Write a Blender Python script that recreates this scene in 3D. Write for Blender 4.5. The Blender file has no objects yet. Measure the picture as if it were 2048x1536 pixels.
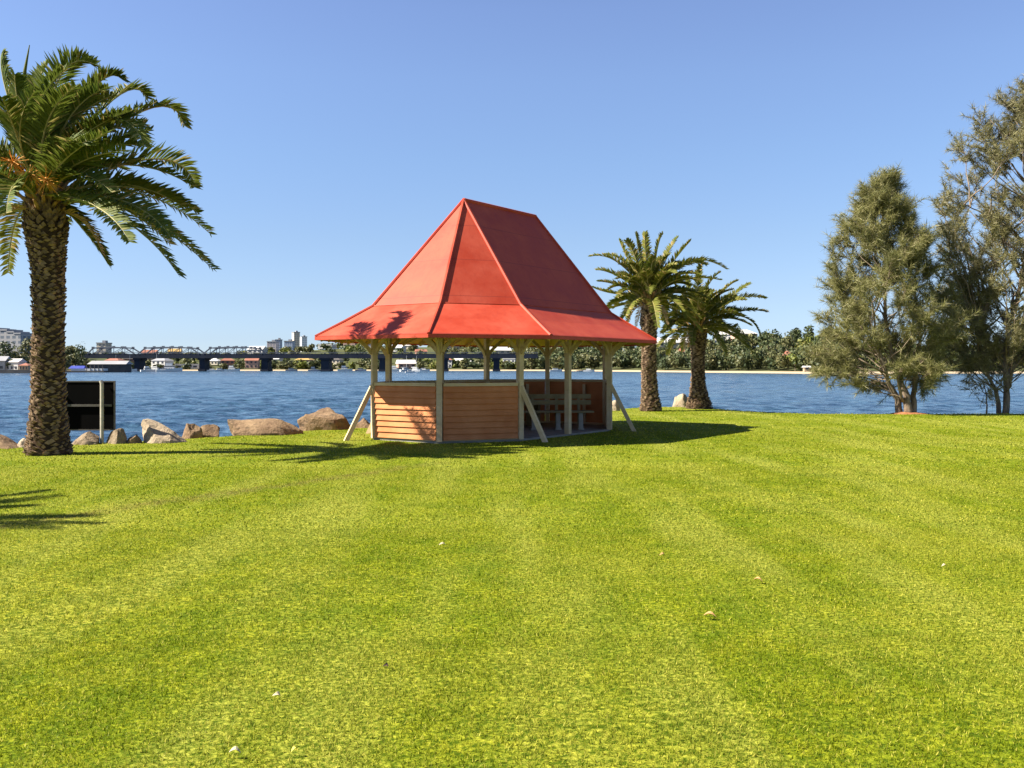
import bpy, math, random
import numpy as np
from mathutils import Vector, Matrix, noise

R = math.radians
C = bpy.context.scene.collection
F, HZ, CH = 1900.0, 733.0, 1.7          # focal length in photo pixels, horizon row, eye height

def at(px, py, D):                       # real place of a thing seen at px,py and D metres away
    return Vector(((px - 1024) / F * D, D, CH + (HZ - py) / F * D))
def gx(px, D): return (px - 1024) / F * D

# ------------------------------------------------------------------ materials
def new_mat(name):
    m = bpy.data.materials.new(name); m.use_nodes = True
    nt = m.node_tree
    for n in list(nt.nodes): nt.nodes.remove(n)
    out = nt.nodes.new('ShaderNodeOutputMaterial')
    return m, nt, out
def N(nt, typ, **kw):
    n = nt.nodes.new(typ)
    for k, v in kw.items():
        if k in n.inputs.keys() if hasattr(n.inputs, 'keys') else False: n.inputs[k].default_value = v
        else: setattr(n, k, v)
    return n
def L(nt, a, b): nt.links.new(a, b)
def col(c): return (c[0], c[1], c[2], 1.0)
def mixc(nt, fac, a, b):
    m = nt.nodes.new('ShaderNodeMix'); m.data_type = 'RGBA'
    for v, s in ((fac, 0), (a, 6), (b, 7)):
        if hasattr(v, 'is_linked'): L(nt, v, m.inputs[s])
        elif s == 0: m.inputs[0].default_value = v
        else: m.inputs[s].default_value = col(v)
    return m.outputs[2]
def mth(nt, op, a, b=None, c=None, clamp=False):
    m = nt.nodes.new('ShaderNodeMath'); m.operation = op; m.use_clamp = clamp
    for i, v in enumerate((a, b, c)):
        if v is None: continue
        if hasattr(v, 'is_linked'): L(nt, v, m.inputs[i])
        else: m.inputs[i].default_value = v
    return m.outputs[0]
def rng(nt, v, a, b, c=0.0, d=1.0):
    m = nt.nodes.new('ShaderNodeMapRange'); L(nt, v, m.inputs[0])
    for i, x in enumerate((a, b, c, d)): m.inputs[i + 1].default_value = x
    return m.outputs[0]
def coords(nt, kind='Object', scale=(1, 1, 1)):
    tc = nt.nodes.new('ShaderNodeTexCoord')
    o = tc.outputs[kind]
    if scale != (1, 1, 1):
        mp = nt.nodes.new('ShaderNodeMapping'); L(nt, o, mp.inputs[0]); mp.inputs[3].default_value = scale; o = mp.outputs[0]
    return o
def wpos(nt, scale=(1, 1, 1)):
    g = nt.nodes.new('ShaderNodeNewGeometry'); o = g.outputs['Position']
    if scale != (1, 1, 1):
        mp = nt.nodes.new('ShaderNodeMapping'); L(nt, o, mp.inputs[0]); mp.inputs[3].default_value = scale; o = mp.outputs[0]
    return o
def nz(nt, vec, scale, detail=3, rough=.55):
    n = nt.nodes.new('ShaderNodeTexNoise'); L(nt, vec, n.inputs['Vector'])
    n.inputs['Scale'].default_value = scale; n.inputs['Detail'].default_value = detail; n.inputs['Roughness'].default_value = rough
    return n.outputs['Fac']
def bump(nt, h, strength, dist):
    b = nt.nodes.new('ShaderNodeBump'); L(nt, h, b.inputs['Height']); b.inputs['Strength'].default_value = strength; b.inputs['Distance'].default_value = dist
    return b.outputs[0]
def pbsdf(nt, out, base, rough=.8, normal=None, spec=.5, metallic=0):
    p = nt.nodes.new('ShaderNodeBsdfPrincipled')
    if hasattr(base, 'is_linked'): L(nt, base, p.inputs['Base Color'])
    else: p.inputs['Base Color'].default_value = col(base)
    if hasattr(rough, 'is_linked'): L(nt, rough, p.inputs['Roughness'])
    else: p.inputs['Roughness'].default_value = rough
    p.inputs['Specular IOR Level'].default_value = spec; p.inputs['Metallic'].default_value = metallic
    if normal is not None: L(nt, normal, p.inputs['Normal'])
    L(nt, p.outputs[0], out.inputs[0])
    return p
def simple(name, c1, c2=None, scale=4, rough=.8, bs=0, bd=.01, spec=.4, stretch=(1, 1, 1), lo=.35, hi=.65):
    m, nt, out = new_mat(name)
    v = coords(nt, 'Object', stretch)
    n = nz(nt, v, scale, 5, .6)
    base = mixc(nt, rng(nt, n, lo, hi), c1, c2) if c2 else c1
    nm = bump(nt, nz(nt, v, scale * 4, 4), bs, bd) if bs else None
    pbsdf(nt, out, base, rough, nm, spec)
    return m
def foliage(name, c1, c2, c3=None, scale=1.2, trans=.35, p3=.12, rough=.55, spec=.3):
    """leaf sheet: colour varies from leaf to leaf and clump to clump, light comes through"""
    m, nt, out = new_mat(name)
    g = nt.nodes.new('ShaderNodeNewGeometry'); ri = g.outputs['Random Per Island']
    cl = nz(nt, g.outputs['Position'], scale, 3)
    f = mth(nt, 'ADD', mth(nt, 'MULTIPLY', ri, .5), mth(nt, 'MULTIPLY', rng(nt, cl, .35, .65), .5))
    base = mixc(nt, f, c1, c2)
    if c3:
        r2 = mth(nt, 'FRACT', mth(nt, 'MULTIPLY', ri, 37.7))
        base = mixc(nt, mth(nt, 'LESS_THAN', r2, p3), base, c3)
    p = nt.nodes.new('ShaderNodeBsdfPrincipled'); L(nt, base, p.inputs['Base Color'])
    p.inputs['Roughness'].default_value = rough; p.inputs['Specular IOR Level'].default_value = spec
    t = nt.nodes.new('ShaderNodeBsdfTranslucent'); L(nt, base, t.inputs[0])
    mx = nt.nodes.new('ShaderNodeMixShader'); mx.inputs[0].default_value = trans
    L(nt, p.outputs[0], mx.inputs[1]); L(nt, t.outputs[0], mx.inputs[2]); L(nt, mx.outputs[0], out.inputs[0])
    return m

def lawn_colour(nt, blades):
    pos = wpos(nt)
    big = nz(nt, pos, .35, 3); mid = nz(nt, pos, 2.2, 4, .65)
    fine = nz(nt, pos, 28, 3, .7)
    a = mixc(nt, rng(nt, mid, .32, .68), (.135, .180, .007), (.315, .320, .018))
    b = mixc(nt, mth(nt, 'MULTIPLY', rng(nt, big, .46, .64), .50), a, (.42, .39, .05))
    # long faint mowing and tyre sweeps running towards the pavilion
    sw = nz(nt, wpos(nt, (1.1, .16, 1)), 1.0, 3, .5)
    b = mixc(nt, mth(nt, 'MULTIPLY', rng(nt, sw, .46, .64), .55), b, (.43, .41, .075))
    # worn track: a strip along a line in the lawn
    sep = nt.nodes.new('ShaderNodeSeparateXYZ'); L(nt, pos, sep.inputs[0])
    x, y = sep.outputs[0], sep.outputs[1]
    # line from (-5.6,9.9) to (-1.2,16.9)
    d = mth(nt, 'ADD', mth(nt, 'ADD', mth(nt, 'MULTIPLY', x, .8466), mth(nt, 'MULTIPLY', y, -.5322)), 10.01)
    wob = mth(nt, 'MULTIPLY', mth(nt, 'SUBTRACT', nz(nt, pos, .6, 2), .5), 1.1)
    d = mth(nt, 'ABSOLUTE', mth(nt, 'ADD', d, wob))
    along = mth(nt, 'MULTIPLY', rng(nt, y, 8.5, 10.5), rng(nt, y, 17.6, 15.6))
    tr = mth(nt, 'MULTIPLY', mth(nt, 'MULTIPLY', rng(nt, d, .34, .05), along), rng(nt, nz(nt, pos, 6, 3), .38, .62, .15, .85))
    b = mixc(nt, tr, b, (.245, .165, .060))
    if blades:
        g = nt.nodes.new('ShaderNodeNewGeometry'); ri = g.outputs['Random Per Island']
        b = mixc(nt, mth(nt, 'MULTIPLY', ri, .70), b, (.130, .190, .005))
        r2 = mth(nt, 'FRACT', mth(nt, 'MULTIPLY', ri, 51.3))
        b = mixc(nt, mth(nt, 'LESS_THAN', r2, .10), b, (.48, .44, .07))
    else:
        b = mixc(nt, rng(nt, fine, .40, .66), (.045, .075, .003), b)
    return b, sep

def mat_lawn():
    m, nt, out = new_mat('lawn_turf')
    b, sep = lawn_colour(nt, False)
    soil = mixc(nt, nz(nt, wpos(nt), 3, 4), (.10, .07, .04), (.24, .18, .11))
    b = mixc(nt, rng(nt, sep.outputs[2], -.10, -.28), b, soil)
    h = nz(nt, wpos(nt), 30, 4, .7)
    pbsdf(nt, out, b, .95, bump(nt, h, .5, .015), .05)
    return m
def mat_blades():
    m, nt, out = new_mat('grass_blade')
    b, sep = lawn_colour(nt, True)
    p = nt.nodes.new('ShaderNodeBsdfPrincipled'); L(nt, b, p.inputs['Base Color']); p.inputs['Roughness'].default_value = .5
    p.inputs['Specular IOR Level'].default_value = .08
    t = nt.nodes.new('ShaderNodeBsdfTranslucent'); L(nt, b, t.inputs[0])
    mx = nt.nodes.new('ShaderNodeMixShader'); mx.inputs[0].default_value = .45
    L(nt, p.outputs[0], mx.inputs[1]); L(nt, t.outputs[0], mx.inputs[2]); L(nt, mx.outputs[0], out.inputs[0])
    return m
def mat_water():
    m, nt, out = new_mat('harbour_water')
    pos = wpos(nt)
    w1 = nz(nt, wpos(nt, (.6, 1.0, 1)), .8, 4, .66)
    w2 = nz(nt, wpos(nt, (.8, 1.0, 1)), 2.6, 3, .6)
    h = mth(nt, 'ADD', w1, mth(nt, 'MULTIPLY', w2, .30))
    patch = nz(nt, wpos(nt, (.010, .030, 1)), 1.0, 4)
    base = mixc(nt, rng(nt, patch, .35, .65), (.010, .032, .062), (.020, .052, .090))
    base = mixc(nt, rng(nt, w1, .46, .64), base, (.055, .115, .175))
    p = pbsdf(nt, out, base, .16, bump(nt, h, 1.0, .40), .30)
    return m
def mat_roof():
    m, nt, out = new_mat('red_roof_paint')
    v = coords(nt)
    n1 = nz(nt, v, 1.3, 5, .6); n2 = nz(nt, coords(nt, 'Object', (4, 4, .5)), 2.2, 4, .6)
    b = mixc(nt, rng(nt, n1, .35, .7), (.37, .042, .018), (.47, .080, .042))
    b = mixc(nt, mth(nt, 'MULTIPLY', rng(nt, n2, .5, .75), .35), b, (.28, .030, .018))
    sep = nt.nodes.new('ShaderNodeSeparateXYZ'); L(nt, v, sep.inputs[0])
    z = sep.outputs[2]
    fr = mth(nt, 'FRACT', mth(nt, 'ADD', mth(nt, 'MULTIPLY', z, 1.12), .33))
    seam = mth(nt, 'LESS_THAN', fr, .018)
    b = mixc(nt, mth(nt, 'MULTIPLY', seam, .55), b, (.20, .03, .02))
    h = mth(nt, 'ADD', mth(nt, 'MULTIPLY', nz(nt, v, 3, 3), .6), mth(nt, 'MULTIPLY', seam, -.15))
    rg = rng(nt, n1, .3, .7, .50, .68)
    pbsdf(nt, out, b, rg, bump(nt, h, .18, .02), .22)
    return m
def mat_board(name, c1, c2):
    m, nt, out = new_mat(name)
    v = coords(nt)
    g = nz(nt, coords(nt, 'Object', (.6, .6, 9)), 3, 4, .6); n = nz(nt, v, 2.4, 4)
    b = mixc(nt, rng(nt, n, .35, .68), c1, c2)
    b = mixc(nt, mth(nt, 'MULTIPLY', rng(nt, g, .5, .8), .4), b, tuple(x * .6 for x in c1))
    pbsdf(nt, out, b, .7, bump(nt, g, .3, .01), .3)
    return m
def mat_rock(name, c1, c2, c3):
    m, nt, out = new_mat(name)
    v = wpos(nt)
    n = nz(nt, v, 2.2, 6, .65); n2 = nz(nt, wpos(nt, (1, 1, 2.5)), 5, 5, .6)
    b = mixc(nt, rng(nt, n, .38, .66), c1, c2)
    b = mixc(nt, rng(nt, n2, .55, .72), b, c3)
    h = mth(nt, 'ADD', n, mth(nt, 'MULTIPLY', nz(nt, v, 14, 5, .7), .5))
    pbsdf(nt, out, b, .92, bump(nt, h, .8, .08), .2)
    return m
def mat_tower(name, wall, glass, sx, sz):
    """far facade: rows of window bands"""
    m, nt, out = new_mat(name)
    v = coords(nt)
    sep = nt.nodes.new('ShaderNodeSeparateXYZ'); L(nt, v, sep.inputs[0])
    fz = mth(nt, 'FRACT', mth(nt, 'DIVIDE', sep.outputs[2], sz))
    fx = mth(nt, 'FRACT', mth(nt, 'DIVIDE', mth(nt, 'ADD', sep.outputs[0], sep.outputs[1]), sx))
    g = mth(nt, 'MULTIPLY', mth(nt, 'GREATER_THAN', fz, .45), mth(nt, 'GREATER_THAN', fx, .38))
    b = mixc(nt, g, wall, glass)
    pbsdf(nt, out, b, .6, None, .4)
    return m

M = {}
M['lawn'] = mat_lawn(); M['blade'] = mat_blades(); M['water'] = mat_water(); M['roof'] = mat_roof()
M['board'] = mat_board('orange_weatherboard', (.44, .145, .042), (.54, .205, .072))
M['cream'] = mat_board('cream_timber', (.50, .365, .19), (.61, .47, .29))
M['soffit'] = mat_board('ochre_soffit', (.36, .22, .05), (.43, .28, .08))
M['slab'] = simple('concrete', (.17, .155, .13), (.25, .23, .20), 3, .9, .4)
M['legw'] = simple('white_concrete', (.24, .22, .18), (.32, .29, .25), 6, .85, .3)
M['benchw'] = mat_board('bench_timber', (.19, .145, .07), (.27, .21, .11))
M['rock'] = mat_rock('sandstone', (0.191, 0.136, 0.085), (0.271, 0.216, 0.147), (0.087, 0.060, 0.036))
M['rock2'] = mat_rock('brown_sandstone', (0.167, 0.106, 0.062), (0.274, 0.186, 0.106), (0.069, 0.051, 0.035))
M['rock3'] = mat_rock('pale_sandstone', (0.306, 0.238, 0.162), (0.391, 0.306, 0.212), (0.153, 0.106, 0.064))
M['scale'] = simple('palm_bark', (.11, .075, .045), (.30, .205, .13), 7, .95, .8, .02, .1)
M['core'] = simple('palm_bark_dark', (.04, .025, .014), (.08, .05, .03), 9, .95, .8, .02, .1)
M['boot'] = simple('palm_boot', (.26, .14, .05), (.44, .28, .12), 6, .9, .5, .02, .2)
M['frond'] = foliage('palm_leaflet', (.052, .086, .013), (.160, .182, .028), (.30, .25, .08), 1.5, .30, .10, .60, .15)
M['frond2'] = foliage('palm_leaflet_yellowish', (.075, .100, .012), (.205, .195, .032), (.34, .25, .09), 1.5, .30, .12, .6, .15)
M['rachis'] = simple('palm_rachis', (.24, .22, .06), (.32, .27, .10), 5, .6)
M['dead'] = simple('dead_frond', (.36, .22, .10), (.50, .34, .17), 5, .9)
M['fruit'] = simple('orange_fruit_stalk', (.55, .22, .03), (.70, .34, .06), 9, .6)
M['bark'] = simple('grey_bark', (.10, .072, .05), (.27, .21, .15), 5, .95, .9, .02, .1, (1, 1, .35))
M['needle'] = foliage('casuarina_needle', (.120, .125, .038), (.28, .265, .095), (.36, .32, .16), .9, .35, .16)
M['needle2'] = foliage('dark_casuarina_needle', (.115, .110, .042), (.255, .235, .100), (.34, .30, .17), .7, .33, .18)
M['black'] = simple('black_board', (.0015, .0015, .0015), (.003, .0025, .0025), 2, .9, spec=.05)
M['steel'] = simple('galvanised_steel', (.34, .31, .25), (.46, .42, .34), 8, .5, spec=.5)
M['edge'] = simple('board_edge', (.07, .06, .05), (.10, .09, .08), 4, .6)
M['bridge'] = simple('bridge_steel', (.012, .016, .028), (.022, .028, .042), .1, .7, spec=.2)
M['truss'] = simple('truss_steel', (.10, .11, .13), (.15, .16, .18), .1, .7, spec=.3)
M['sand'] = simple('beach_sand', (.36, .29, .19), (.44, .36, .25), .05, .95)
M['leaf_tan'] = simple('dry_leaf_tan', (.38, .21, .07), (.45, .28, .11), 30, .8)
M['leaf_pale'] = simple('dry_leaf_pale', (.46, .38, .22), (.52, .44, .28), 30, .7)
M['leaf_dark'] = simple('dry_leaf_dark', (.05, .025, .02), (.09, .05, .035), 30, .7)
M['leaf_yel'] = simple('dry_leaf_yellow', (.75, .60, .08), (.8, .66, .12), 30, .7)
M['hull'] = simple('white_hull', (.58, .58, .57), (.66, .66, .65), 1, .4)
M['bluec'] = simple('blue_canvas', (.015, .03, .22), (.03, .05, .30), 1, .7)
M['darkw'] = simple('dark_glass', (.03, .035, .045), (.05, .055, .07), 1, .3)
M['wharf'] = simple('dark_wharf', (.035, .035, .04), (.07, .065, .06), .3, .8)
M['mulch'] = simple('red_mulch', (.26, .10, .04), (.36, .17, .08), 14, .95, .8, .02, .1)
for nm, a, b in (('w_cream', (0.403, 0.353, 0.266), (0.461, 0.410, 0.324)), ('w_white', (0.475, 0.461, 0.432), (0.533, 0.518, 0.497)), ('w_brick', (0.259, 0.137, 0.094), (0.310, 0.180, 0.122)),
                 ('w_tan', (0.331, 0.245, 0.158), (0.374, 0.288, 0.194)), ('w_pink', (0.418, 0.259, 0.202), (0.461, 0.302, 0.238)), ('w_grey', (0.238, 0.245, 0.266), (0.302, 0.310, 0.324)),
                 ('r_red', (0.245, 0.094, 0.061), (0.302, 0.130, 0.086)), ('r_dark', (0.072, 0.065, 0.065), (0.115, 0.101, 0.094)), ('r_grey', (0.230, 0.230, 0.245), (0.288, 0.288, 0.302)),
                 ('r_pale', (0.475, 0.454, 0.432), (0.533, 0.518, 0.504)), ('r_gold', (0.360, 0.230, 0.072), (0.418, 0.281, 0.108))):
    M[nm] = simple('house_' + nm, a, b, .15, .85)
M['far1'] = foliage('far_leaves_dark', (0.032, 0.050, 0.018), (0.070, 0.086, 0.029), (0.104, 0.112, 0.040), .08, .15, .15)
M['far2'] = foliage('far_leaves_olive', (0.064, 0.072, 0.024), (0.120, 0.120, 0.042), (0.160, 0.144, 0.056), .08, .15, .15)
M['far3'] = foliage('far_leaves_bright', (0.096, 0.120, 0.016), (0.160, 0.172, 0.028), (0.192, 0.176, 0.048), .08, .2, .15)

# ------------------------------------------------------------------ mesh helpers
class MB:
    def __init__(s): s.v = []; s.f = []; s.mi = []
    def add(s, vs, fs, mi=0):
        o = len(s.v); s.v += [tuple(v) for v in vs]
        for f in fs: s.f.append(tuple(o + i for i in f)); s.mi.append(mi)
    def box(s, c, size, rz=0, mi=0, M3=None):
        sx, sy, sz = size[0] / 2, size[1] / 2, size[2] / 2
        m = M3 or Matrix.Rotation(rz, 3, 'Z')
        c = Vector(c)
        vs = [c + m @ Vector((x * sx, y * sy, z * sz)) for z in (-1, 1) for y in (-1, 1) for x in (-1, 1)]
        s.add(vs, [(0, 2, 3, 1), (4, 5, 7, 6), (0, 1, 5, 4), (2, 6, 7, 3), (0, 4, 6, 2), (1, 3, 7, 5)], mi)
    def beam(s, a, b, w, h, mi=0, up=Vector((0, 0, 1))):
        a = Vector(a); b = Vector(b); d = (b - a); l = d.length; d.normalize()
        sd = d.cross(up)
        if sd.length < 1e-4: sd = Vector((1, 0, 0))
        sd.normalize(); u = sd.cross(d)
        m = Matrix((d, sd, u)).transposed()
        s.box((a + b) / 2, (l, w, h), M3=m, mi=mi)
    def tube(s, pts, rad, n=7, cap=True, mi=0):
        o = len(s.v); pts = [Vector(p) for p in pts]
        prev = None
        for i, p in enumerate(pts):
            t = (pts[min(i + 1, len(pts) - 1)] - pts[max(i - 1, 0)]).normalized()
            if prev is None:
                a = t.cross(Vector((0, 0, 1)))
                if a.length < .05: a = t.cross(Vector((1, 0, 0)))
            else: a = prev - t * prev.dot(t)
            a.normalize(); prev = a; b = t.cross(a)
            r = rad[i] if hasattr(rad, '__len__') else rad
            for k in range(n):
                an = 2 * math.pi * k / n
                s.v.append(tuple(p + (a * math.cos(an) + b * math.sin(an)) * r))
        for i in range(len(pts) - 1):
            for k in range(n):
                k2 = (k + 1) % n
                s.f.append((o + i * n + k, o + i * n + k2, o + (i + 1) * n + k2, o + (i + 1) * n + k)); s.mi.append(mi)
        if cap:
            s.f.append(tuple(o + k for k in range(n - 1, -1, -1))); s.mi.append(mi)
            s.f.append(tuple(o + (len(pts) - 1) * n + k for k in range(n))); s.mi.append(mi)
    def build(s, name, mats, parent=None, smooth=False, loc=None):
        me = bpy.data.meshes.new(name)
        vs = s.v
        if loc is not None:
            vs = [(a - loc[0], b - loc[1], c - loc[2]) for a, b, c in vs]
        me.from_pydata(vs, [], s.f); me.update()
        if not isinstance(mats, (list, tuple)): mats = [mats]
        for m in mats: me.materials.append(m)
        if len(mats) > 1: me.polygons.foreach_set('material_index', s.mi)
        if smooth: me.polygons.foreach_set('use_smooth', [True] * len(me.polygons))
        o = bpy.data.objects.new(name, me); C.objects.link(o)
        if parent: o.parent = parent
        if loc is not None: o.location = loc
        return o
def tag(o, label=None, cat=None, group=None, kind=None):
    if label: o['label'] = label
    if cat: o['category'] = cat
    if group: o['group'] = group
    if kind: o['kind'] = kind
    return o
def empty(name, loc, rz=0):
    o = bpy.data.objects.new(name, None); C.objects.link(o); o.location = loc; o.rotation_euler = (0, 0, rz); o.empty_display_size = .3
    return o
def lerp(pts, x):
    if x <= pts[0][0]: return pts[0][1]
    for (a, b), (c, d) in zip(pts, pts[1:]):
        if x <= c: return b + (d - b) * (x - a) / (c - a)
    return pts[-1][1]
def smooth01(t): t = max(0, min(1, t)); return t * t * (3 - 2 * t)

# ------------------------------------------------------------------ lawn
SH = [(-200, -10), (-60, 10), (-30, 17.2), (-14, 20.2), (-11, 20.9), (-8.2, 22.1), (-7, 23.6), (-5.6, 25.4), (-3.95, 27.3), (-.4, 32), (2.5, 36.0), (4.2, 38.6),
      (6, 40.6), (8, 40.2), (9.3, 37.6), (11.3, 35.8), (14.3, 35.8), (18.9, 35.9), (30, 35), (70, 30), (200, 10)]
def lawn_z(x, y):
    d = lerp(SH, x) - y
    z = .03 * noise.noise(Vector((x * .15, y * .15, 3.1))) * smooth01((d - 1) / 4)
    kk = math.hypot(x + .27, y - 24.5)
    z *= smooth01((kk - 4) / 4)
    if x > 6.5: z -= .05 * smooth01((x - 7) / 3) * smooth01((5 - d) / 4)
    if d < .55: z -= 2.7 * smooth01((.55 - d) / 3.6)
    return z
def make_lawn():
    xs = [-200, -120] + [-70 + i * .5 for i in range(0, 301)] + [120, 200]
    ys = [-60, -20] + [-4 + j * .5 for j in range(0, 98)] + [60]
    mb = MB(); nx = len(xs)
    for y in ys:
        for x in xs: mb.v.append((x, y, lawn_z(x, y)))
    for j in range(len(ys) - 1):
        for i in range(nx - 1):
            mb.f.append((j * nx + i, j * nx + i + 1, (j + 1) * nx + i + 1, (j + 1) * nx + i)); mb.mi.append(0)
    tag(mb.build('lawn', M['lawn'], smooth=True), 'wide bright yellow green mown lawn sloping off to the water', kind='structure')
make_lawn()

KX, KY, TH = -.274, 24.526, .955
ct, st = math.cos(TH), math.sin(TH)
def kw(p, z=0.0): return Vector((KX + p[0] * ct - p[1] * st, KY + p[0] * st + p[1] * ct, z))
def poly(l, a, c, c2, off, offy):
    pts = dict(A=(-l/2-c, a/2), B=(-l/2-c, -a/2), C=(-l/2, -a/2-c2), E=(l/2, -a/2-c2), G=(l/2+c, -a/2), H=(l/2+c, a/2), I=(l/2, a/2+c2), J=(-l/2, a/2+c2))
    out = {}
    for k, (x, y) in pts.items():
        dx, dy = (off, offy * .4142) if k in 'ABGH' else (off * .4142, offy)
        out[k] = (x + math.copysign(dx, x), y + math.copysign(dy, y))
    return out
WALL = poly(4.134, 1.969, 1.613, 1.037, 0, 0)
EAVE = poly(4.134, 1.969 + .839, 1.613 + .066, 1.037 + .066, 1.126, .652)
BRK = poly(4.134, 1.969 + .037, 1.613 - .012, 1.037 - .012, -.018, -.018)
ORD = 'ABCEGHIJ'

def make_grass():
    rs = np.random.RandomState(7)
    V = []; 
    def band(y0, y1, dens, w, h):
        area_n = int(dens * (.58 * (y1 ** 2 - y0 ** 2)))
        y = np.sqrt(rs.uniform(y0 ** 2, y1 ** 2, area_n)); x = y * rs.uniform(-.58, .58, area_n)
        # tufty: drop some of the points by a cheap noise
        k = (np.sin(x * 9.1 + np.sin(y * 7.3) * 2) * np.sin(y * 8.3 + np.sin(x * 5.9) * 2)); keep = rs.rand(area_n) < .74 + .26 * k
        x, y = x[keep], y[keep]
        s = np.interp(x, [p[0] for p in SH], [p[1] for p in SH]); keep = (s - y) > .25
        x, y = x[keep], y[keep]
        lx = (x - KX) * ct + (y - KY) * st; ly = -(x - KX) * st + (y - KY) * ct
        inside = (np.abs(lx) < 3.75) & (np.abs(ly) < 2.1) & (np.abs(lx) / 1.613 + np.abs(ly) / 1.037 < (2.067 + 1.613) / 1.613 + .98 / 1.037 + .05)
        x, y = x[~inside], y[~inside]
        n = len(x)
        z = np.array([lawn_z(a, b) for a, b in zip(x, y)]) - .004
        az = rs.uniform(0, 2 * np.pi, n); ln = h * rs.uniform(.55, 1.3, n); lean = rs.uniform(.15, 1.15, n)
        la = rs.uniform(0, 2 * np.pi, n); ww = w * rs.uniform(.7, 1.3, n)
        tri = np.zeros((n, 3, 3), np.float32)
        tri[:, 0, 0] = x - np.cos(az) * ww / 2; tri[:, 0, 1] = y - np.sin(az) * ww / 2; tri[:, 0, 2] = z
        tri[:, 1, 0] = x + np.cos(az) * ww / 2; tri[:, 1, 1] = y + np.sin(az) * ww / 2; tri[:, 1, 2] = z
        tri[:, 2, 0] = x + np.cos(la) * np.sin(lean) * ln; tri[:, 2, 1] = y + np.sin(la) * np.sin(lean) * ln; tri[:, 2, 2] = z + np.cos(lean) * ln
        V.append(tri)
    band(3.2, 6, 11000, .0075, .024)
    band(6, 10, 5600, .0095, .025)
    band(10, 16, 2000, .015, .027)
    band(16, 25, 450, .028, .030)
    band(25, 42, 110, .05, .030)
    T = np.concatenate(V); n = len(T)
    me = bpy.data.meshes.new('grass')
    me.vertices.add(n * 3); me.vertices.foreach_set('co', T.reshape(-1))
    me.loops.add(n * 3); me.loops.foreach_set('vertex_index', np.arange(n * 3, dtype=np.int32))
    me.polygons.add(n); me.polygons.foreach_set('loop_start', np.arange(0, n * 3, 3, dtype=np.int32))
    me.update(calc_edges=True); me.validate()
    me.materials.append(M['blade'])
    o = bpy.data.objects.new('grass', me); C.objects.link(o)
    tag(o, 'short sunlit grass blades covering the lawn', 'grass', kind='stuff')
make_grass()

# water: one sheet with real wavelets near the shore, flattening out in the distance
def make_water():
    rs = np.random.RandomState(3)
    rows = [17.0]
    while rows[-1] < 7000:
        d = rows[-1]; rows.append(d + (.26 if d < 70 else .26 + (d - 70) * .0045 if d < 420 else d * .25))
    cols = [-60000, -20000, -8000, -3000, -1200, -700, -450] + list(np.arange(-300, 2351, 3.0)) + [2500, 2750, 3200, 5000, 10000, 22000, 62000]
    D, PX = np.meshgrid(np.array(rows), np.array(cols), indexing='ij')
    X = (PX - 1024) / F * D; Y = D.copy(); Z = np.zeros_like(X)
    fade_side = np.clip(1 - np.maximum(np.abs(PX - 1024) - 1250, 0) / 150, 0, 1)
    for k in range(46):
        lam = .7 * (9.0 / .7) ** (k / 45.0) * rs.uniform(.9, 1.1)
        th = rs.normal(1.9, .75); kx, ky = math.cos(th) * 6.283 / lam, math.sin(th) * 6.283 / lam
        ph = rs.uniform(0, 6.283); amp = .0056 * lam ** .72
        f = np.clip((lam * 110 - D) / (lam * 60), 0, 1)          # short waves die away before the grid gets coarse
        warp = .6 * np.sin(X * .11 + k) + .6 * np.sin(Y * .09 + 2 * k)
        q = np.sin(kx * X + ky * Y + ph + warp)
        Z += amp * f * (q + .35 * np.abs(q) * q)
    gust = .75 + .35 * np.sin(X * .035 + np.sin(Y * .021) * 2) * np.sin(Y * .028 + np.sin(X * .017) * 2)
    Z = Z * gust * fade_side * np.clip((420 - D) / 120, 0, 1) - 1.5
    nr, nc = X.shape
    V = np.stack([X, Y, Z], -1).reshape(-1, 3).astype(np.float32)
    a = (np.arange(nr - 1)[:, None] * nc + np.arange(nc - 1)[None, :]).reshape(-1)
    Q = np.stack([a, a + 1, a + nc + 1, a + nc], -1).astype(np.int32); n = len(Q)
    me = bpy.data.meshes.new('water'); me.vertices.add(len(V)); me.vertices.foreach_set('co', V.reshape(-1))
    me.loops.add(n * 4); me.loops.foreach_set('vertex_index', Q.reshape(-1)); me.polygons.add(n)
    me.polygons.foreach_set('loop_start', np.arange(0, n * 4, 4, dtype=np.int32)); me.update(calc_edges=True)
    me.polygons.foreach_set('use_smooth', np.ones(n, bool)); me.materials.append(M['water'])
    o = bpy.data.objects.new('water', me); C.objects.link(o); tag(o, 'rippled blue harbour water', kind='structure')
make_water()

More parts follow.
